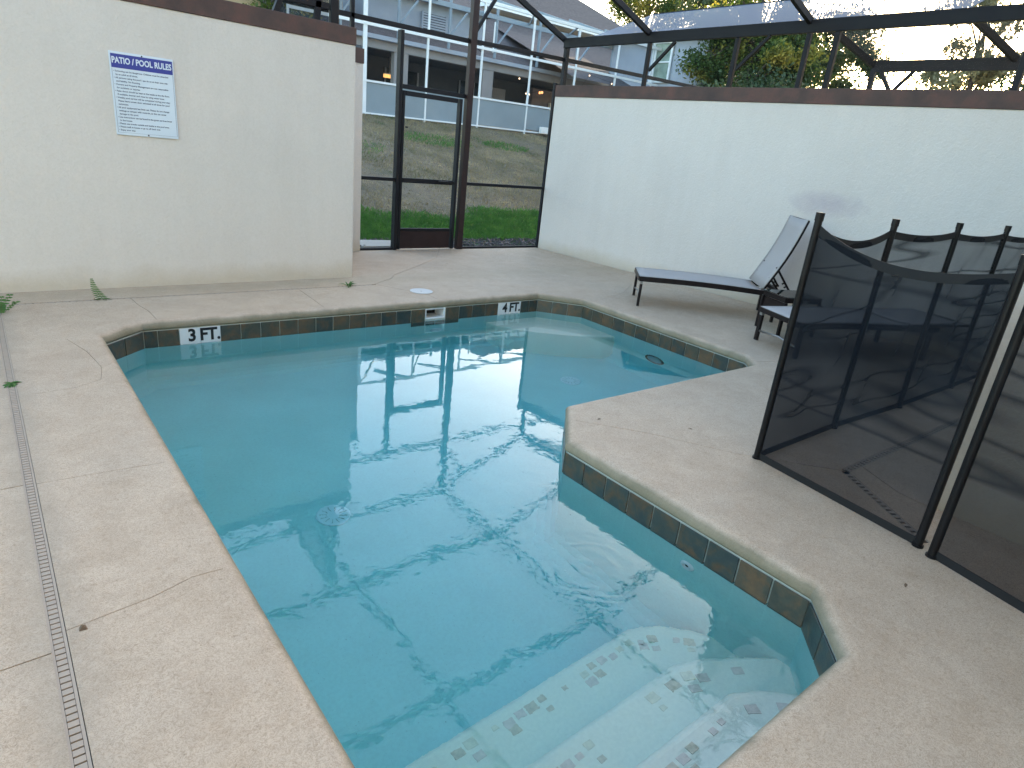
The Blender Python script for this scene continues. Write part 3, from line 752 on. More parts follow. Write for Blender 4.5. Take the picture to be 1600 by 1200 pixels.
# screen wall posts and rails
B("post", (4.665, Y0, 0), (4.665, Y0, 2.87), .05, .10)
B("post", (3.97, Y0, 2.55), (3.97, Y0, 3.9), .05, .05)
B("post", (5.795, Y0-.02, 0), (5.795, Y0-.02, 3.84), .10, .085, FRAME_BR)
B("post", (XW(8.4)+.015, Y0, 0), (XW(8.4)+.015, Y0, 2.60), .045, .05)
B("post", (7.60, Y0-.02, 2.567), (7.60, Y0-.02, 3.18), .07, .07)
B("header_beam", (1.2, Y0, 2.905), (5.74, Y0, 2.915), .05, .055)
B("header_beam", (5.85, Y0, 2.925), (7.56, Y0, 2.955), .05, .055)
B("door_header", (4.69, Y0, 2.20), (5.74, Y0, 2.195), .05, .055)
B("chair_rail", (4.085, Y0, .985), (4.64, Y0, .985), .05, .045)
B("chair_rail", (5.845, Y0, .985), (7.43, Y0, .985), .05, .045)
B("sill_plate", (4.085, Y0, .015), (4.64, Y0, .015), .05, .03)
B("sill_plate", (5.845, Y0, .015), (7.43, Y0, .015), .05, .03)
B("brace", (5.83, Y0, 3.02), (6.25, Y0, 3.67), .04, .045)
B("rafter", (7.60, Y0, 3.21), (XE, Y0, ZE), .05, .075)
B("top_beam", (1.0, Y0, ZE), (XE, Y0, ZE), .05, .09)
# R wall eave, posts, braces
for ya, yb in ((8.38, 2.0), (1.996, -2.3)):
    B("eave_beam", (XW(ya)+.1, ya, (EZ0(ya)+EZ1(ya))/2), (XW(yb)+.1, yb, (EZ0(yb)+EZ1(yb))/2), .055, .135)
for y in (6.72, 5.36, 4.45, 4.12, 2.30):
    B("wall_post", (XW(y)+.1, y, 2.567), (XW(y)+.1, y, EZ0(y)), .05, .055)
for y in (6.70, 5.34, 2.28):
    x = XW(y)+.1; B("brace", (x, y-.03, 2.78), (x, y-.42, EZ0(y)), .035, .04)
for y in (6.75, 4.47, 2.30):
    x = XW(y)+.1; B("rafter", (x, y, EZ1(y)-.02), (XE, y, ZE), .05, .075)
    B("cross_beam", (XE-.03, y, ZE), (-1.5, y, ZE), .05, .12)
for x in (XE, 3.35, .85):
    B("purlin", (x, 8.36, ZE+.005), (x, -1.7, ZE+.005), .05, .07)
B("rafter", (-1.5, 6.75, ZE), (-3.0, 6.75, 3.2), .05, .075)
B("top_beam", (-1.5, 8.4, ZE), (.96, 8.4, ZE), .05, .09)
# posts above the sign wall
B("wall_post", (3.05, 6.87, CW1), (3.05, 6.87, ZE-.06), .085, .06)
B("wall_post", (2.46, 6.87, CW1), (2.98, 6.87, ZE-.08), .06, .05)
B("wall_post", (2.87, 6.87, CW1), (2.98, 6.87, 3.6), .06, .04)
B("wall_rail", (2.48, 6.87, 2.70), (3.0, 6.87, 2.70), .04, .06)
MB().add([(2.50, 6.89, 2.56), (3.0, 6.89, 2.56), (3.0, 6.89, 3.7), (2.95, 6.89, 3.75)], [(0, 1, 2, 3)]).build("gusset_panel", mat_mesh("gusset_mesh", .65, (.05, .08, .11)), enc)
# mesh panels
def panel(a, b, c, d, name="screen_mesh", mat=None, parent=None):
    return MB().quad(a, b, c, d).build(name, mat or SCREEN, parent or enc)
panel((4.085, Y0, .03), (4.64, Y0, .03), (4.64, Y0, 2.88), (4.085, Y0, 2.88))
panel((4.69, Y0, 2.23), (5.745, Y0, 2.23), (5.745, Y0, 2.88), (4.69, Y0, 2.88))
panel((5.845, Y0, .03), (7.43, Y0, .03), (7.43, Y0, 2.93), (5.845, Y0, 2.93))
panel((5.80, Y0, 2.95), (7.56, Y0, 2.97), (7.56, Y0, 3.2), (5.80, Y0, 3.87))
panel((1.0, Y0, 2.93), (5.78, Y0, 2.93), (5.78, Y0, 3.86), (1.0, Y0, 3.86))
ysr = [8.36, 6.75, 4.47, 2.30, -1.7]
for ya, yb in zip(ysr, ysr[1:]):
    panel((XW(ya)+.1, ya, EZ1(ya)), (XW(yb)+.1, yb, EZ1(yb)), (XE, yb, ZE+.05), (XE, ya, ZE+.05))
    for xa, xb in ((XE, 3.35), (3.35, .85), (.85, -1.5)):
        panel((xa, ya, ZE+.05), (xa, yb, ZE+.05), (xb, yb, ZE+.05), (xb, ya, ZE+.05))
    panel((XW(ya)+.1, ya, 2.57), (XW(yb)+.1, yb, 2.57), (XW(yb)+.1, yb, EZ0(yb)), (XW(ya)+.1, ya, EZ0(ya)))
# screen door
dr = empty("screen_door", (0, 0, 0)); dr.parent = enc; dr.location = Vector((4.70, Y0, 0))-enc.location
def D(name, p, q, w, h, mat=FRAME): return MB().bar(p, q, w, h).build(name, mat, dr, bevel=.003, seg=1)
D("stile", (4.725, Y0-.01, .01), (4.725, Y0-.01, 2.15), .04, .055)
D("stile", (5.655, Y0-.01, .01), (5.655, Y0-.01, 2.15), .04, .085)
D("top_rail", (4.755, Y0-.01, 2.12), (5.61, Y0-.01, 2.12), .04, .06)
D("mid_rail", (4.755, Y0-.01, .985), (5.61, Y0-.01, .985), .04, .065)
D("kick_rail", (4.755, Y0-.01, .29), (5.61, Y0-.01, .29), .045, .045)
MB().box((4.755, Y0-.022, .02), (5.61, Y0-.004, .268)).build("kick_plate", FRAME_BR, dr)
panel((4.755, Y0-.01, .30), (5.61, Y0-.01, .30), (5.61, Y0-.01, .95), (4.755, Y0-.01, .95), parent=dr)
panel((4.755, Y0-.01, 1.01), (5.61, Y0-.01, 1.01), (5.61, Y0-.01, 2.09), (4.755, Y0-.01, 2.09), parent=dr)
MB().bar((5.33, Y0-.06, .99), (5.62, Y0-.05, .99), .02, .03).build("door_handle", BLACK, dr, bevel=.004)
MB().bar((4.76, Y0-.035, 1.69), (4.79, Y0-.06, 1.69), .02, .02).build("door_bumper", BLACK, dr, bevel=.003)

# neighbour's enclosure beyond the long wall
ne = empty("screen_enclosure", (9.5, 8.4, 0), label="neighbour's dark screen enclosure just beyond the long stucco wall", cat="screen enclosure")
B("header_beam", (7.66, Y0, 2.957), (13.5, Y0, 3.02), .05, .055, parent=ne)
XN, ZN = 11.6, 4.5
def nb(name, p, q, w=.06, h=.06): return B(name, p, q, w, h, parent=ne)
nb("eave_beam", (12, 5.62, 3.44), (12, .2, 3.44), .06, .17)
nb("corner_post", (12, 5.58, 1.5), (12, 5.58, 3.36), .07, .08)
nb("post", (12, 3.50, 1.5), (12, 3.50, 3.36), .07, .08)
nb("rafter", (12, 5.60, 3.46), (10.98, 5.98, 3.86), .06, .10)
nb("rafter", (12, 3.60, 3.50), (11.0, 3.97, 3.88), .06, .10)
nb("brace", (12, 5.47, 3.38), (12, 5.24, 3.06), .05, .06)
nb("brace", (12, 4.93, 3.38), (12, 5.20, 3.06), .05, .05)
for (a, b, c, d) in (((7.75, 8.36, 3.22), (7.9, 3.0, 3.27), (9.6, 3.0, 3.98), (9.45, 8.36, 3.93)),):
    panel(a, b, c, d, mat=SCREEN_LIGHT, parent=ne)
nb("purlin", (9.45, 8.36, 3.93), (9.6, 3.0, 3.98), .015, .02)
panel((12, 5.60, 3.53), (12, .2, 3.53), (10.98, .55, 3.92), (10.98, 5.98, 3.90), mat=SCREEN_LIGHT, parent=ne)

# ------------------------------------------------------------------ rules sign
sg = empty("pool_rules_sign", (1.27, 6.77, 1.67), label="white rules sign with blue header reading PATIO / POOL RULES on the wall", cat="sign")
SX0, SX1, SZ0, SZ1 = 1.03, 1.517, 1.345, 2.0
MB().box((SX0, 6.762, SZ0), (SX1, 6.772, SZ1)).build("sign_panel", SIGN_WHITE, sg, bevel=.002)
MB().box((SX0+.012, 6.7608, SZ1-.125), (SX1-.008, 6.7628, SZ1-.018)).build("header_strip", BLUE_INK, sg)
def sign_text(s, size, x, z, mat, bold, align='LEFT', name="lettering", fit=None):
    me = text_mesh(s, size, mat, name, bold, align, .0002)
    o = bpy.data.objects.new(name, me); COL.objects.link(o); o.parent = sg
    if fit:
        w = max(v.co.x for v in me.vertices)-min(v.co.x for v in me.vertices); o.scale = (fit/w, 1, 1)
    o.rotation_euler = (math.radians(90), 0, 0); o.location = Vector((x, 6.7602 if align == 'CENTER' else 6.7615, z))-sg.location; return o
sign_text("PATIO / POOL RULES", .066, (SX0+SX1)/2, SZ1-.068, SIGN_WHITE, .0022, 'CENTER', fit=.452)
lines = ["• Swimming can be dangerous. Children must be attended", "   by an adult at all times.", "• All persons using the pool / spa do so at their own risk", "   and liability. No Running.",
         "• Owners and Property Management are not responsible", "   for accidents or injuries.", "• Patio doors should be kept at the inside at the tile floor.", "   If available, shower and rinse by using water hose.",
         "• Weekly pool service will be completed during your stay.", "   Please leave screen door unlocked at all times for pool", "   technician.", "• All pool equipment has been set. Please do not change",
         "   settings or tamper with controls, as this can cause", "   damage to the pool.", "• Use instructions can be found in the guest services book", "   in the house.", "• Please use towels outside and inside in the pool area.", "• Please walk in house or go to off deck wet.", "• Enjoy your stay."]
zz = SZ1-.15
for l_ in lines:
    sign_text(l_, .0178, SX0+.022, zz, SIGN_TEXT, .0006); zz -= .0258
bd = MB()
for a, b in (((SX0+.014, SZ0+.02), (SX1-.01, SZ0+.02)), ((SX0+.014, SZ0+.02), (SX0+.014, SZ1-.13)), ((SX1-.01, SZ0+.02), (SX1-.01, SZ1-.13))):
    bd.bar((a[0], 6.7616, a[1]), (b[0], 6.7616, b[1]), .002, .0012)
bd.build("border_line", SIGN_TEXT, sg)
for z in (SZ1-.012, SZ0+.012):
    mb = MB().tube([(1.275, 6.763, z), (1.275, 6.757, z)], .006, 8); mb.build("screw", PLASTIC_D, sg)

# ------------------------------------------------------------------ sun loungers
UX = Vector((.92, -.39)).normalized(); VX = Vector((.39, .92)).normalized()
def lounger(origin, label, raised, UX, VX):
    o3 = Vector((*origin, 0)); t = empty("sun_lounger", tuple(o3), label=label, cat="sun lounger", group="grey and bronze sun loungers by the long wall")
    P = lambda s, v, z: o3 + Vector((UX.x*s+VX.x*v, UX.y*s+VX.y*v, z))
    W = .62
    def rz(s): return .320 + .016*math.sin(max(0, min(1, s/1.5))*math.pi)
    ss = [-.03+i*1.64/14 for i in range(15)]
    for v in (0, W):
        mb = MB()
        for a, b in zip(ss, ss[1:]): mb.bar(P(a, v, rz(a)), P(b+.004, v, rz(b)), .028, .056)
        mb.build("side_rail", CHAISE, t, bevel=.002, seg=1)
    MB().bar(P(-.025, .016, rz(0)), P(-.025, W-.016, rz(0)), .03, .05).build("end_rail", CHAISE, t, bevel=.003)
    MB().bar(P(1.60, .016, rz(1.6)), P(1.60, W-.016, rz(1.6)), .03, .05).build("end_rail", CHAISE, t, bevel=.003)
    for s_, v in ((.0, .012), (.0, W-.012), (1.54, .012), (1.54, W-.012)):
        top = rz(s_)-.03
        lg = MB().bar(P(s_, v, .01), P(s_, v, top-.028), .045, .03, UX.to_3d()).build("leg", CHAISE, t, bevel=.004)
        MB().bar(P(s_, v, top-.028), P(s_, v, top), .042, .028, UX.to_3d()).build("bracket", METAL, lg)
        MB().bar(P(s_, v, 0), P(s_, v, .01), .042, .028, UX.to_3d()).build("foot_pad", PLASTIC_D, lg)
    MB().tube([P(.0, .025, .10), P(.02, W*.5, .12), P(.0, W-.025, .10)], .011, 8).build("stretcher", METAL, t, smooth=True)
    # sling
    def sheet(rows, name):
        mb = MB(); n_ = len(rows); vv = []
        for s_, z, dz in rows:
            for k in range(7):
                v = -.012+(W+.024)*k/6 if name == 'back_sling' else .0+W*k/6; sag = -dz*math.sin(math.pi*k/6); vv.append(P(s_, v, z+sag))
        ff = [(i*7+j, i*7+j+1, (i+1)*7+j+1, (i+1)*7+j) for i in range(n_-1) for j in range(6)]
        mb.add(vv, ff); o = mb.build(name, SLING, t, smooth=True)
        sm = o.modifiers.new("solid", 'SOLIDIFY'); sm.thickness = .003; return o
    sheet([(s_, rz(s_)+.0285, .012 if 0 < i < 13 else .003) for i, s_ in enumerate(ss[:13])], "seat_sling")
    if raised: b0, b1 = (1.36, .355), (1.66, 1.145)
    else: b0, b1 = (1.22, .345), (2.0, .36)
    rows = []
    for k in range(8):
        f = k/7; s_ = b0[0]+(b1[0]-b0[0])*f+(.03*math.sin(f*math.pi)*(1 if raised else 0)); z = b0[1]+(b1[1]-b0[1])*f+.024
        rows.append((s_, z, .010))
    
    sheet(rows, "back_sling")
    for v in (.0, W):
        mb = MB()
        for (a, za, _), (b, zb, _) in zip(rows, rows[1:]): mb.bar(P(a+.012*raised, v, za-.012), P(b+.012*raised, v, zb-.012), .024, .020)
        mb.build("back_frame", CHAISE, t, bevel=.002, seg=1)
    MB().bar(P(rows[-1][0]+.012*raised, 0, rows[-1][1]-.014), P(rows[-1][0]+.012*raised, W, rows[-1][1]-.014), .020, .018).build("back_frame", CHAISE, t)
    if raised:
        for v in (.05, W-.05):
            mb = MB(); mb.bar(P(1.47, v, .62), P(1.70, v, .33), .02, .022); mb.bar(P(1.42, v, .50), P(1.58, v, .32), .02, .022); mb.bar(P(1.57, v, .32), P(1.71, v, .335), .02, .022)
            for k in range(3): mb.bar(P(1.60+.03*k, v, .46-.038*k), P(1.57+.03*k, v, .44-.038*k), .02, .014)
            mb.build("ratchet_bracket", CHAISE, t)
            MB().tube([P(1.42, v+.004, .375), P(1.42, v-.03, .375)], .014, 10).build("pivot_bolt", METAL, t)
    return t
lounger((5.84, 4.70), "grey sling sun lounger with raised back against the long white wall", True, Vector((.715, -.70)).normalized(), Vector((.70, .715)).normalized())
lounger((5.77, 2.69), "second sun lounger lying flat, mostly behind the black pool fence", False, UX, VX)

# side table between them
tb = empty("side_table", (6.55, 3.42, 0), label="small glass-topped side table between the two sun loungers", cat="side table")
c0 = Vector((6.40, 3.235)); TW, TD, TZ = .46, .40, .41
q = lambda a, b: c0+UX*a+VX*b
MB().prism([tuple(q(*p)) for p in ((0, 0), (TW, 0), (TW, TD), (0, TD))], TZ, TZ+.008).build("glass_top", GLASS, tb, bevel=.002)
pts = [(0.015, .015), (TW-.015, .015), (TW-.015, TD-.015), (.015, TD-.015)]
mb = MB()
for a, b in zip(pts, pts[1:]+pts[:1]): mb.bar((*q(*a), TZ-.028), (*q(*b), TZ-.028), .025, .05)
mb.build("table_frame", CHAISE, tb)
mb = MB()
for a, b in (((.02, .02), (.02, TD-.02)),): mb.bar((*q(*a), TZ-.15), (*q(*b), TZ-.15), .012, .18)
mb.build("end_panel", CHAISE, tb)
for p_ in pts: MB().bar((*q(*p_), 0), (*q(*p_), TZ-.054), .032, .032, UX.to_3d()).build("leg", CHAISE, tb, bevel=.003)
MB().bar((*q(.22, .0), TZ-.035), (*q(.26, .0), TZ-.035), .03, .035).build("corner_clip", METAL, tb)

# ------------------------------------------------------------------ mesh pool fence
def fence(pts, heights, label, name="pool_fence", sags=None, lean=None, zb=.035, seed=3):
    o3 = Vector((*pts[0], 0)); t = empty(name, tuple(o3), label=label, cat="fence")
    rnd = random.Random(seed)
    for p_, h_ in zip(pts, heights):
        dx, dy = (lean or {}).get(p_, (0, 0))
        po = MB().tube([(p_[0], p_[1], 0), (p_[0]+dx, p_[1]+dy, h_)], .0195, 14).build("pole", BLACK, t, smooth=False)
        MB().tube([(p_[0]+dx, p_[1]+dy, h_-.03), (p_[0]+dx, p_[1]+dy, h_+.012)], .0225, 14).build("pole_cap", BLACK, po)
        MB().disc(p_, .026, 0.001, .012, 14).build("base_collar", BLACK, po)
    for i in range(len(pts)-1):
        a, b = Vector(pts[i]), Vector(pts[i+1]); ha, hb = heights[i]-.045, heights[i+1]-.06; sag = (sags or [.09]*9)[i]
        nn = Vector((-(b-a).y, (b-a).x)).normalized(); la = Vector((lean or {}).get(pts[i], (0, 0))); lb = Vector((lean or {}).get(pts[i+1], (0, 0)))
        nu, nv = 40, 26; vv = []
        ph = rnd.uniform(0, 6)
        def pt(u, w):
            zt = ha+(hb-ha)*u - sag*4*u*(1-u)*(1.15-.3*u); z = zb+(zt-zb)*w
            p2 = a+(b-a)*u+(la+(lb-la)*u)*w
            # diagonal drapes pulled from the pole tops
            am = math.sin(u*math.pi)**.7*math.sin(w*math.pi)**.5
            f = math.sin((u*1.6+w*2.3)*5.0+ph)*.026+math.sin((u*2.1-w*2.6)*4.2+ph*1.7)*.018+math.sin((u*5+w*4)*6+ph)*.003
            return (*(p2+nn*(f*am)), z)
        for j in range(nv+1):
            for i2 in range(nu+1): vv.append(pt(i2/nu, j/nv))
        ff = [(j*(nu+1)+k, j*(nu+1)+k+1, (j+1)*(nu+1)+k+1, (j+1)*(nu+1)+k) for j in range(nv) for k in range(nu)]
        MB().add(vv, ff).build("mesh_panel", FENCE_MESH, t, smooth=True)
        mb = MB(); hh = .045
        for k in range(24):
            p0, p1 = Vector(pt(k/24, 1)), Vector(pt((k+1)/24, 1)); mb.bar(p0-Vector((0, 0, hh/2)), p1-Vector((0, 0, hh/2)), .004, hh)
        mb.build("top_band", FENCE_BAND, t)
        MB().bar((*a, zb), (*b, zb), .006, .04).build("bottom_band", FENCE_BAND, t)
    return t
fence([(7.62, 1.58), (6.44, 1.595), (5.37, 1.612), (4.40, 1.665), (3.42, 1.665), (3.285, .715)], [1.39, 1.39, 1.40, 1.405, 1.425, 1.385], "L-shaped black mesh pool fence that turns from the far wall towards the pool", sags=[.03, .025, .03, .075, .10], zb=.02, seed=5)
fence([(3.245, .640), (2.99, -.40)], [1.385, 1.385], "separate black mesh fence panel at the right edge, across the narrow gap", sags=[.08], zb=.02, seed=9)

# ------------------------------------------------------------------ weeds and litter on the deck
def leaf(mb, p, d, L, w, droop=.3, n=4, face=(0, 0, 1)):
    p = Vector(p); d = Vector(d).normalized(); sd_ = d.cross(Vector(face)); sd_ = sd_.normalized() if sd_.length > .1 else Vector((1, 0, 0)); vv = []
    for k in range(n+1):
        f = k/n; c = p+d*(L*f)-Vector((0, 0, droop*L*f*f)); ww = w*math.sin(math.pi*(.08+.92*f)**.8)*.5+.0003
        vv += [c-sd_*ww, c+Vector((0, 0, -ww*.3)), c+sd_*ww]
    ff = []
    for k in range(n): ff += [(k*3, k*3+1, k*3+4, k*3+3), (k*3+1, k*3+2, k*3+5, k*3+4)]
    mb.add(vv, ff)
rr = random.Random(21)
f_ = empty("fern", (.72, 6.352, 0), label="single green fern frond growing from the drain under the rules sign", cat="fern")
st = [Vector((.735, 6.352, 0)).lerp(Vector((.665, 6.33, .19)), k/12)+Vector((-.018*math.sin(k/12*3), 0, .0)) for k in range(13)]
MB().tube(st, [.0028*(1-k/16) for k in range(13)], 6).build("stem", WEED, f_)
mb = MB()
for k in range(1, 13):
    L = .060*(1-.065*k)
    for s_ in (-1, 1): leaf(mb, st[k], (s_*.95, -.25, .05), L, .0095, .15, face=(0, -1, .35))
mb.build("frond", WEED, f_)
mb = MB()
for k in range(16): leaf(mb, (.71+rr.uniform(-.05, .06), 6.352+rr.uniform(-.01, .01), .004), (rr.uniform(-1, 1), rr.uniform(-.5, .3), rr.uniform(.05, .5)), rr.uniform(.03, .055), .010, .5)
mb.build("withered_base", WEED_B, f_)
def weed(x, y, r_, h_, n_, label, mat, flat=.6, seed=1):
    q_ = random.Random(seed); mb = MB()
    for k in range(n_):
        a = q_.uniform(0, math.tau); e = q_.uniform(.15, 1.0)*(1-flat)+.12
        leaf(mb, (x+q_.gauss(0, .008), y+q_.gauss(0, .006), .003), (math.cos(a), math.sin(a), e*1.6), r_*q_.uniform(.6, 1.1), .016, .45)
    o = mb.build("weed", mat); tag(o, label, cat="weed"); return o
weed(3.01, 6.375, .13, .10, 16, "small green weed in the drain near the corner of the sign wall", WEED, .35, 3)
weed(.006, 4.48, .075, .03, 16, "flat green weed growing out of the left drain channel", WEED, .85, 5)
t = empty("weed", (.03, 6.10, 0), label="straggly weed at the left edge where the two drains meet", cat="weed")
mb = MB(); ms = MB()
for k in range(9):
    a = rr.uniform(-.9, 1.0); L = rr.uniform(.10, .22); p0 = Vector((.03+rr.gauss(0, .012), 6.12+rr.gauss(0, .03), 0)); d = Vector((math.sin(a)*.9, rr.uniform(-.2, .2), rr.uniform(.25, 1.0)))
    p1 = p0+d*L; pts = [p0.lerp(p1, f/5)+Vector((0, 0, -.06*L*(f/5)**2)) for f in range(6)]
    ms.tube(pts, .0012, 5)
    for f in range(1, 6):
        for s_ in (-1, 1): leaf(mb, pts[f], (s_*.8*math.cos(a)+.2, s_*.3, .3), rr.uniform(.02, .04), .014, .3, face=(0, -1, .5))
mb.build("leaf_cluster", WEED, t); ms.build("stem", WEED_B, t)
tag(MB().add([(.058, 2.06, .001), (.082, 2.058, .0), (.078, 2.085, .001), (.06, 2.08, .0), (.07, 2.07, .014), (.066, 2.078, .010)], [(0, 1, 4), (1, 2, 4), (2, 5, 4), (2, 3, 5), (3, 0, 5), (0, 4, 5), (0, 3, 2, 1)]).build("dead_leaf", LEAFD), "curled brown dead leaf on the deck beside the left drain", cat="leaf")
for i, (x, y, lab) in enumerate(((2.93, 2.52, "tiny dark leaf on the deck by the inner pool corner"), (3.40, 2.12, "dark speck of leaf on the deck in front of the fence corner"), (2.9, .62, "thin twig on the deck in front of the fence gap"), (4.9, 7.35, "small dark leaf on the far deck near the screen door"))):
    mb = MB(); leaf(mb, (x, y, .003), (math.cos(i*1.7), math.sin(i*1.7), .1), .035, .012, .2); tag(mb.build("dead_leaf", LEAFD), lab, cat="leaf")

# ------------------------------------------------------------------ house up the slope
h1 = empty("house", (14, 20, 2.1), label="blue grey house up the slope behind the screen door, with covered lanai", cat="house")
def H(name, a, b, mat, parent=None, bevel=0): return MB().box(a, b).build(name, mat, parent or h1, bevel=bevel)
H("floor_slab", (7.0, 17.1, 1.7), (24, 23.0, 2.12), CONCRETE)
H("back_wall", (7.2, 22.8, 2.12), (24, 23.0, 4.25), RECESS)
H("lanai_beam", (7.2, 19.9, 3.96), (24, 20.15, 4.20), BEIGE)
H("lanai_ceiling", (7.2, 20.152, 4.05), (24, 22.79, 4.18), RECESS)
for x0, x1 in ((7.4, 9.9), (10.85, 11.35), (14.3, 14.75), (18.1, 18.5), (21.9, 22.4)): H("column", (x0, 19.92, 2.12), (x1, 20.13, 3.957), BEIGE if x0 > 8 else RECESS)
H("gutter", (7.2, 19.72, 4.20), (24, 19.9, 4.32), SIDING)
for x0, x1, nm in ((12.0, 13.4, "sliding_door"), (15.2, 16.6, "sliding_door"), (8.2, 9.6, "sliding_door")):
    d_ = H(nm, (x0, 22.74, 2.14), (x1, 22.79, 3.75), PANE)
    for xa in (x0, (x0+x1)/2-.03, x1-.06): MB().box((xa, 22.70, 2.14), (xa+.06, 22.735, 3.75)).build("door_stile", SIDING, d_)
H("shutter", (16.8, 22.72, 2.14), (17.5, 22.78, 3.7), SIDING); H("wall_panel", (18.6, 22.3, 2.14), (21.5, 22.5, 3.9), simple("mauve_render", (.24, .22, .25), .8))
pd = H("door", (19.6, 22.2, 2.14), (20.5, 22.28, 3.35), RECESS)
for xa, xb, za, zb_ in ((19.5, 19.6, 2.14, 3.45), (20.5, 20.6, 2.14, 3.45), (19.6, 20.5, 3.352, 3.45)): MB().box((xa, 22.15, za), (xb, 22.27, zb_)).build("door_frame", WHITE_ALU, pd)
H("upper_wall", (10.3, 21.0, 4.2), (14.9, 24, 5.75), SIDING)
wd = H("window", (12.42, 20.93, 4.72), (13.3, 20.99, 5.42), PANE)
for k in range(9): MB().box((12.42, 20.90, 4.74+k*.076), (13.3, 20.925, 4.79+k*.076)).build("louver", SIDING, wd)
for x_ in (12.36, 13.302): MB().box((x_, 20.90, 4.70), (x_+.056, 20.98, 5.44)).build("window_frame", SIDING, wd)
rf = MB(); rf.add([(14.3, 19.75, 4.32), (24.3, 19.75, 4.32), (24.3, 23.5, 6.3), (14.3, 23.5, 6.3)], [(0, 1, 2, 3)]); rf.add([(7, 19.75, 4.32), (14.3, 19.75, 4.32), (14.3, 21.0, 4.9), (7, 21.0, 4.9)], [(0, 1, 2, 3)])
o = rf.build("lanai_roof", SHINGLE, h1); o.modifiers.new("solid", 'SOLIDIFY').thickness = .08
rf = MB(); rf.add([(9.9, 20.5, 5.75), (15.3, 20.5, 5.75), (15.3, 28, 5.75), (9.9, 28, 5.75), (12.6, 23.4, 7.2), (12.6, 26, 7.2)], [(0, 1, 4), (1, 2, 5, 4), (2, 3, 5), (3, 0, 4, 5), (0, 3, 2, 1)]); rf.build("upper_roof", SHINGLE, h1)
H("rear_block", (17.3, 24.2, 4.0), (26.6, 31, 6.75), BEIGE)
rf = MB(); rf.add([(16.6, 23.3, 6.75), (27.2, 23.3, 6.75), (27.2, 32, 6.75), (16.6, 32, 6.75), (21, 27.5, 9.4), (23, 27.8, 9.4)], [(0, 1, 5, 4), (1, 2, 5), (2, 3, 4, 5), (3, 0, 4)]); rf.build("rear_roof", SHINGLE, h1)
H("roof_soffit", (16.6, 23.3, 6.60), (27.2, 24.19, 6.745), WHITE_ALU)
H("side_wall", (4.0, 21, 2.1), (9.6, 25, 5.6), TANWALL)

le = empty("screen_enclosure", (12, 17, 2.1), label="white framed pool screen of the house up the slope, with grey kick panels", cat="screen enclosure")
def W(name, p, q_, w=.045, h=.05, mat=WHITE_ALU): return MB().bar(p, q_, w, h).build(name, mat, le)
px = [8.40, 10.28, 12.12, 13.99, 15.90, 17.8, 19.7, 21.6]
for i, x in enumerate(px): W("post", (x, 17, 1.95), (x, 17, 5.35), .10 if i == 0 else .05, .05)
W("post", (6.4, 17, 1.95), (6.4, 17, 5.35))
W("mid_post", (12.5, 17, 4.10), (12.5, 17, 4.9), .03, .03)
zb_ = lambda x: 2.02+.018*(x-8)
W("kick_rail", (6.4, 16.98, 2.80), (21.6, 16.98, 2.88), .045, .05); W("top_rail", (6.4, 16.98, 4.14), (21.6, 16.98, 4.19), .05, .07); W("eave_rail", (6.4, 17, 5.36), (21.6, 17, 5.36), .06, .09)
W("base_rail", (6.4, 16.98, 2.0), (21.6, 16.98, 2.14), .04, .04)
allx = [6.4]+px
for a, b in zip(allx, allx[1:]):
    MB().box((a+.03, 16.99, zb_(a)), (b-.03, 17.01, 2.80)).build("kick_panel", KICK, le)
    MB().quad((a, 17.02, 2.86), (b, 17.02, 2.86), (b, 17.02, 5.33), (a, 17.02, 5.33)).build("screen_mesh", SCREEN, le)
BLUE_ALU = simple("pale_blue_aluminium", (.23, .29, .34), .5, var=.05)
for x in px:
    W("rafter", (x, 17.05, 5.38), (x+.1, 19.8, 6.1), .05, .08, BLUE_ALU)
    W("rear_post", (x+.5, 19.6, 4.32), (x+.5, 19.6, 5.8), .07, .07, BLUE_ALU); W("brace", (x+.55, 19.6, 4.7), (x+1.15, 19.6, 5.45), .05, .05, BLUE_ALU)
W("rear_beam", (6.4, 19.6, 5.55), (21.6, 19.6, 5.55), .06, .14, BLUE_ALU)
for a, b in zip(px, px[1:]): W("cross_brace", (a, 17.05, 5.40), (b, 19.6, 5.60), .04, .05, BLUE_ALU)
tag(MB().box((14.55, 16.80, 2.06), (15.05, 16.93, 2.26)).build("white_box", PLASTIC, bevel=.01), "small white box at the foot of the grey kick panels up the slope", cat="box")
# lit chandelier and string bulbs
ch = empty("chandelier", (12.2, 22.3, 3.45), label="warm lit chandelier glowing inside the house up the slope", cat="lamp")
for k in range(5): MB().box((11.62+k*.085, 22.0, 3.36), (11.68+k*.085, 22.08, 3.47)).build("lamp_shade", LAMP, ch)
MB().bar((11.84, 22.04, 3.48), (11.84, 22.04, 4.04), .02, .02).build("stem", METAL, ch); MB().bar((11.6, 22.04, 3.49), (12.05, 22.04, 3.49), .03, .02).build("arm", METAL, ch)
sl = empty("string_lights", (18.8, 21.6, 4.5), label="string of small lit bulbs strung under the lanai roof of the house up the slope", cat="string lights")
BP = [(14.07, 3.60), (14.50, 3.42), (14.40, 3.20), (14.54, 3.19), (17.15, 4.11), (18.30, 4.00), (16.05, 3.41), (16.50, 3.27), (15.9, 3.28), (17.1, 3.33)]

for k, (x, z) in enumerate(BP):
    MB().disc((x, 17.6), .018, z, z+.04, 8).build("bulb", BULB, sl)
for x, z in ((14.98, 3.28), (15.08, 3.30)): MB().disc((x, 17.6), .03, z, z+.07, 8).build("bulb", BULB_O, sl)
order = [BP[i] for i in (0, 1, 2, 3)]+[(15.0, 3.33), BP[8], BP[6], BP[7], BP[4], BP[5]]
MB().tube([(x, 17.6, z+.05) for x, z in order], .004, 4).build("wire", PLASTIC_D, sl)

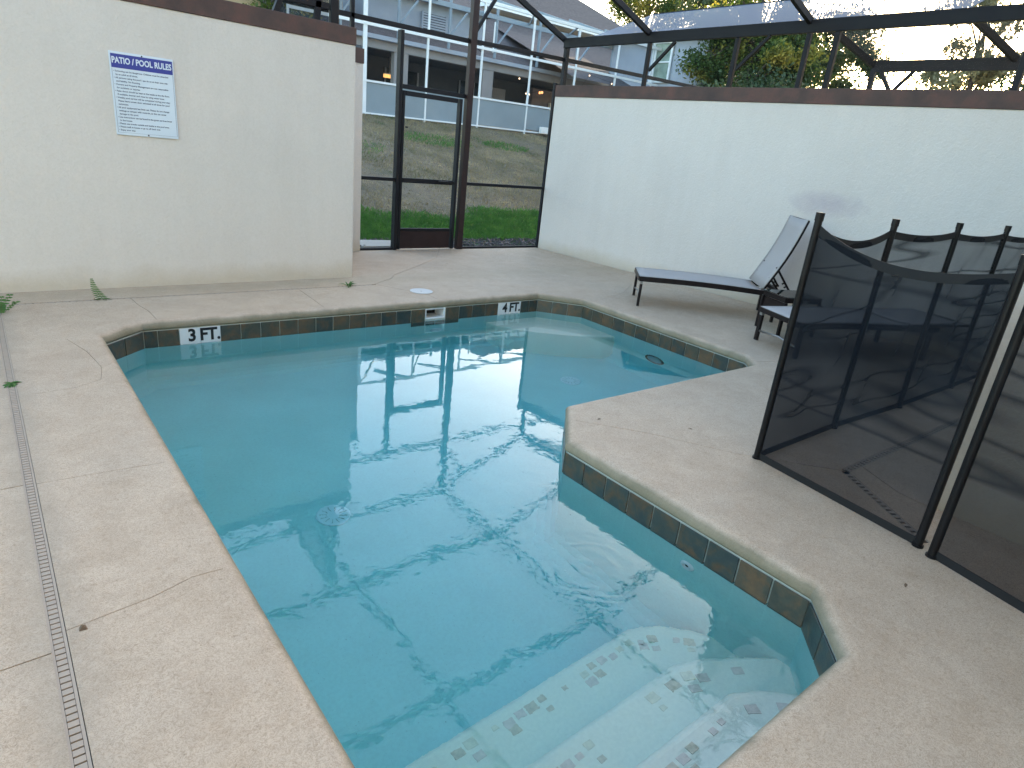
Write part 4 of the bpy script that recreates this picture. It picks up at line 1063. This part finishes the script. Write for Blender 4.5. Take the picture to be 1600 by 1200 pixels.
# second house beyond the neighbour's enclosure
h2 = empty("house", (21, 17, 3.4), label="blue grey house with a white framed window, right of the slope", cat="house")
def H2(name, a, b, mat): return MB().box(a, b).build(name, mat, h2)
H2("wall", (20.0, 15.0, 2.5), (22.5, 19.4, 5.75), SIDING)
w2 = H2("window", (19.95, 16.50, 4.35), (19.99, 17.25, 5.55), simple("painted_reflection_pane", (.22, .30, .26), .15, var=.3, vscale=4))  # pane colour carries a painted greenish reflection of trees
for a, b in (((19.90, 16.42, 4.27), (19.945, 16.50, 5.63)), ((19.90, 17.25, 4.27), (19.945, 17.33, 5.63)), ((19.90, 16.50, 5.55), (19.945, 17.25, 5.63)), ((19.90, 16.50, 4.27), (19.945, 17.25, 4.35)), ((19.91, 16.50, 4.92), (19.945, 17.25, 4.97))): MB().box(a, b).build("window_frame", WHITE_ALU, w2)
rf = MB(); rf.add([(19.5, 14.6, 5.75), (23.0, 14.6, 5.75), (23.0, 19.8, 5.75), (19.5, 19.8, 5.75), (21.2, 16.4, 6.3), (21.2, 18, 6.3)], [(0, 1, 5, 4), (1, 2, 5), (2, 3, 4, 5), (3, 0, 4), (0, 3, 2, 1)]); rf.build("roof", SHINGLE, h2)
rf = MB(); rf.add([(16.5, 17.7, 4.0), (16.5, 22.5, 5.8), (19.9, 22.5, 5.8), (19.9, 17.7, 4.0)], [(0, 1, 2, 3)]); rf.build("porch_roof", SHINGLE, h2)
for i, (cx, cy, w_, zt) in enumerate(((44, 19.5, 5, 5.2), (46, 15.3, 4, 4.5), (60, 36, 8, 8))):
    t = empty("house", (cx, cy, 2.5), label=("distant grey roofed house beyond the trees, left one", "low distant house roof just right of the post over the wall", "far house seen between the trees")[i], cat="house")
    MB().box((cx, cy-w_*.5, 0), (cx+8, cy+w_*.5, zt-1.3)).build("wall", BEIGE, t)
    rf = MB(); rf.add([(cx-.5, cy-w_*.58, zt-1.3), (cx+8.5, cy-w_*.58, zt-1.3), (cx+8.5, cy+w_*.58, zt-1.3), (cx-.5, cy+w_*.58, zt-1.3), (cx+2.5, cy, zt), (cx+5.5, cy, zt)], [(0, 1, 5, 4), (1, 2, 5), (2, 3, 4, 5), (3, 0, 4)]); rf.build("roof", SHINGLE, t)

# ------------------------------------------------------------------ trees
def tree(c, base, rx, rz, n, leafs, mat, label, seed, trunk_r=.16, spread=1.0, clumps=34, droop=0):
    q_ = random.Random(seed); cx, cy, cz = c
    t = empty("tree", (cx, cy, base), label=label, cat="tree")
    tr = MB(); tr.tube([(cx, cy, base), (cx+.1, cy, base+(cz-base)*.5), (cx-.05, cy+.1, cz), (cx, cy, cz+rz*.6)], [trunk_r, trunk_r*.8, trunk_r*.5, trunk_r*.15], 8)
    cl = []
    for k in range(clumps):
        while True:
            v = Vector((q_.uniform(-1, 1), q_.uniform(-1, 1), q_.uniform(-1, 1)))
            if .25 < v.length < 1: break
        p = Vector((cx+v.x*rx, cy+v.y*rx, cz+v.z*rz)); cl.append((p, q_.uniform(.16, .34)*rx))
        if k % 2 == 0:
            s0 = Vector((cx, cy, base+(cz-base)*q_.uniform(.5, 1.0))); md = s0.lerp(p, .5)+Vector((0, 0, .1*rx)); tr.tube([s0, md, p], [trunk_r*.35, trunk_r*.2, trunk_r*.05], 5)
    tr.build("trunk", BARK, t, smooth=True)
    vv = []; ff = []
    for i in range(n):
        p, r_ = q_.choice(cl); v = Vector((q_.gauss(0, 1), q_.gauss(0, 1), q_.gauss(0, .7)))*r_*.55
        a = p+v-Vector((0, 0, droop*abs(v.x))); s_ = leafs*q_.uniform(.6, 1.4); d1 = Vector((q_.gauss(0, 1), q_.gauss(0, 1), q_.gauss(0, 1)-droop*2)).normalized(); d2 = d1.orthogonal().normalized(); d2 = (Matrix.Rotation(q_.uniform(0, 6.3), 3, d1) @ d2)
        b = len(vv); vv += [a-d1*s_, a+d2*s_*.5, a+d1*s_, a-d2*s_*.5]; ff.append((b, b+1, b+2, b+3))
    me = bpy.data.meshes.new("crown"); me.from_pydata(vv, [], ff); me.materials.append(mat); me.update()
    link("crown", me, t); return t
tree((20.4, 13.5, 5.5), 2.2, 1.9, 2.5, 42000, .06, LEAF_Y, "large yellow and green tree above the long wall, behind the enclosure post", 4, .2)
tree((23.5, 13.4, 5.0), 2.2, 2.4, 2.1, 34000, .06, LEAF_G, "dark green tree to the right of and behind the yellow tree", 5, .2)
tree((38, 34, 12.0), 2.5, 3.2, 3.0, 16000, .10, LEAF_Y, "sunlit golden tree top above the grey screen roof", 6, .2)
tree((36, 27, 11.2), 2.5, 2.6, 2.4, 10000, .10, LEAF_G, "small green tree top left of the golden tree", 7, .2)
tree((19.5, 6.6, 4.9), 2.0, 1.15, 2.1, 5200, .06, LEAF_O, "feathery olive tree at the right edge beyond the neighbour's screen", 8, .1, clumps=26, droop=.4)
tree((21.5, 6.2, 3.9), 2.0, 1.9, 1.2, 9000, .06, LEAF_G, "low grey green bush tree under the feathery olive tree", 9, .1)
tree((7.2, 19.6, 5.4), 1.9, 1.3, 1.3, 8000, .06, LEAF_Y, "yellow green tree peeking over the sign wall at the top", 10, .1)
tree((24, .2, 5.2), 2.0, 2.4, 2.6, 5200, .10, LEAF_G, "unseen leafy tree added beyond the right edge to filter the low sun", 11, .15, clumps=30)  # out of view, added to break up the low sun
tree((19.6, 12.4, 2.7), .9, 2.3, 1.5, 22000, .06, LEAF_G, "low dense bush under the yellow tree, hidden, added to block low sun", 12, .08, clumps=40)  # added to keep a sun streak off the deck
tree((23.4, 16.0, 2.9), 1.2, 2.2, 1.6, 14000, .06, LEAF_G, "low bush added between the two houses behind the yellow tree to block low sun", 13, .08, clumps=36)  # second bush added against the same low sun
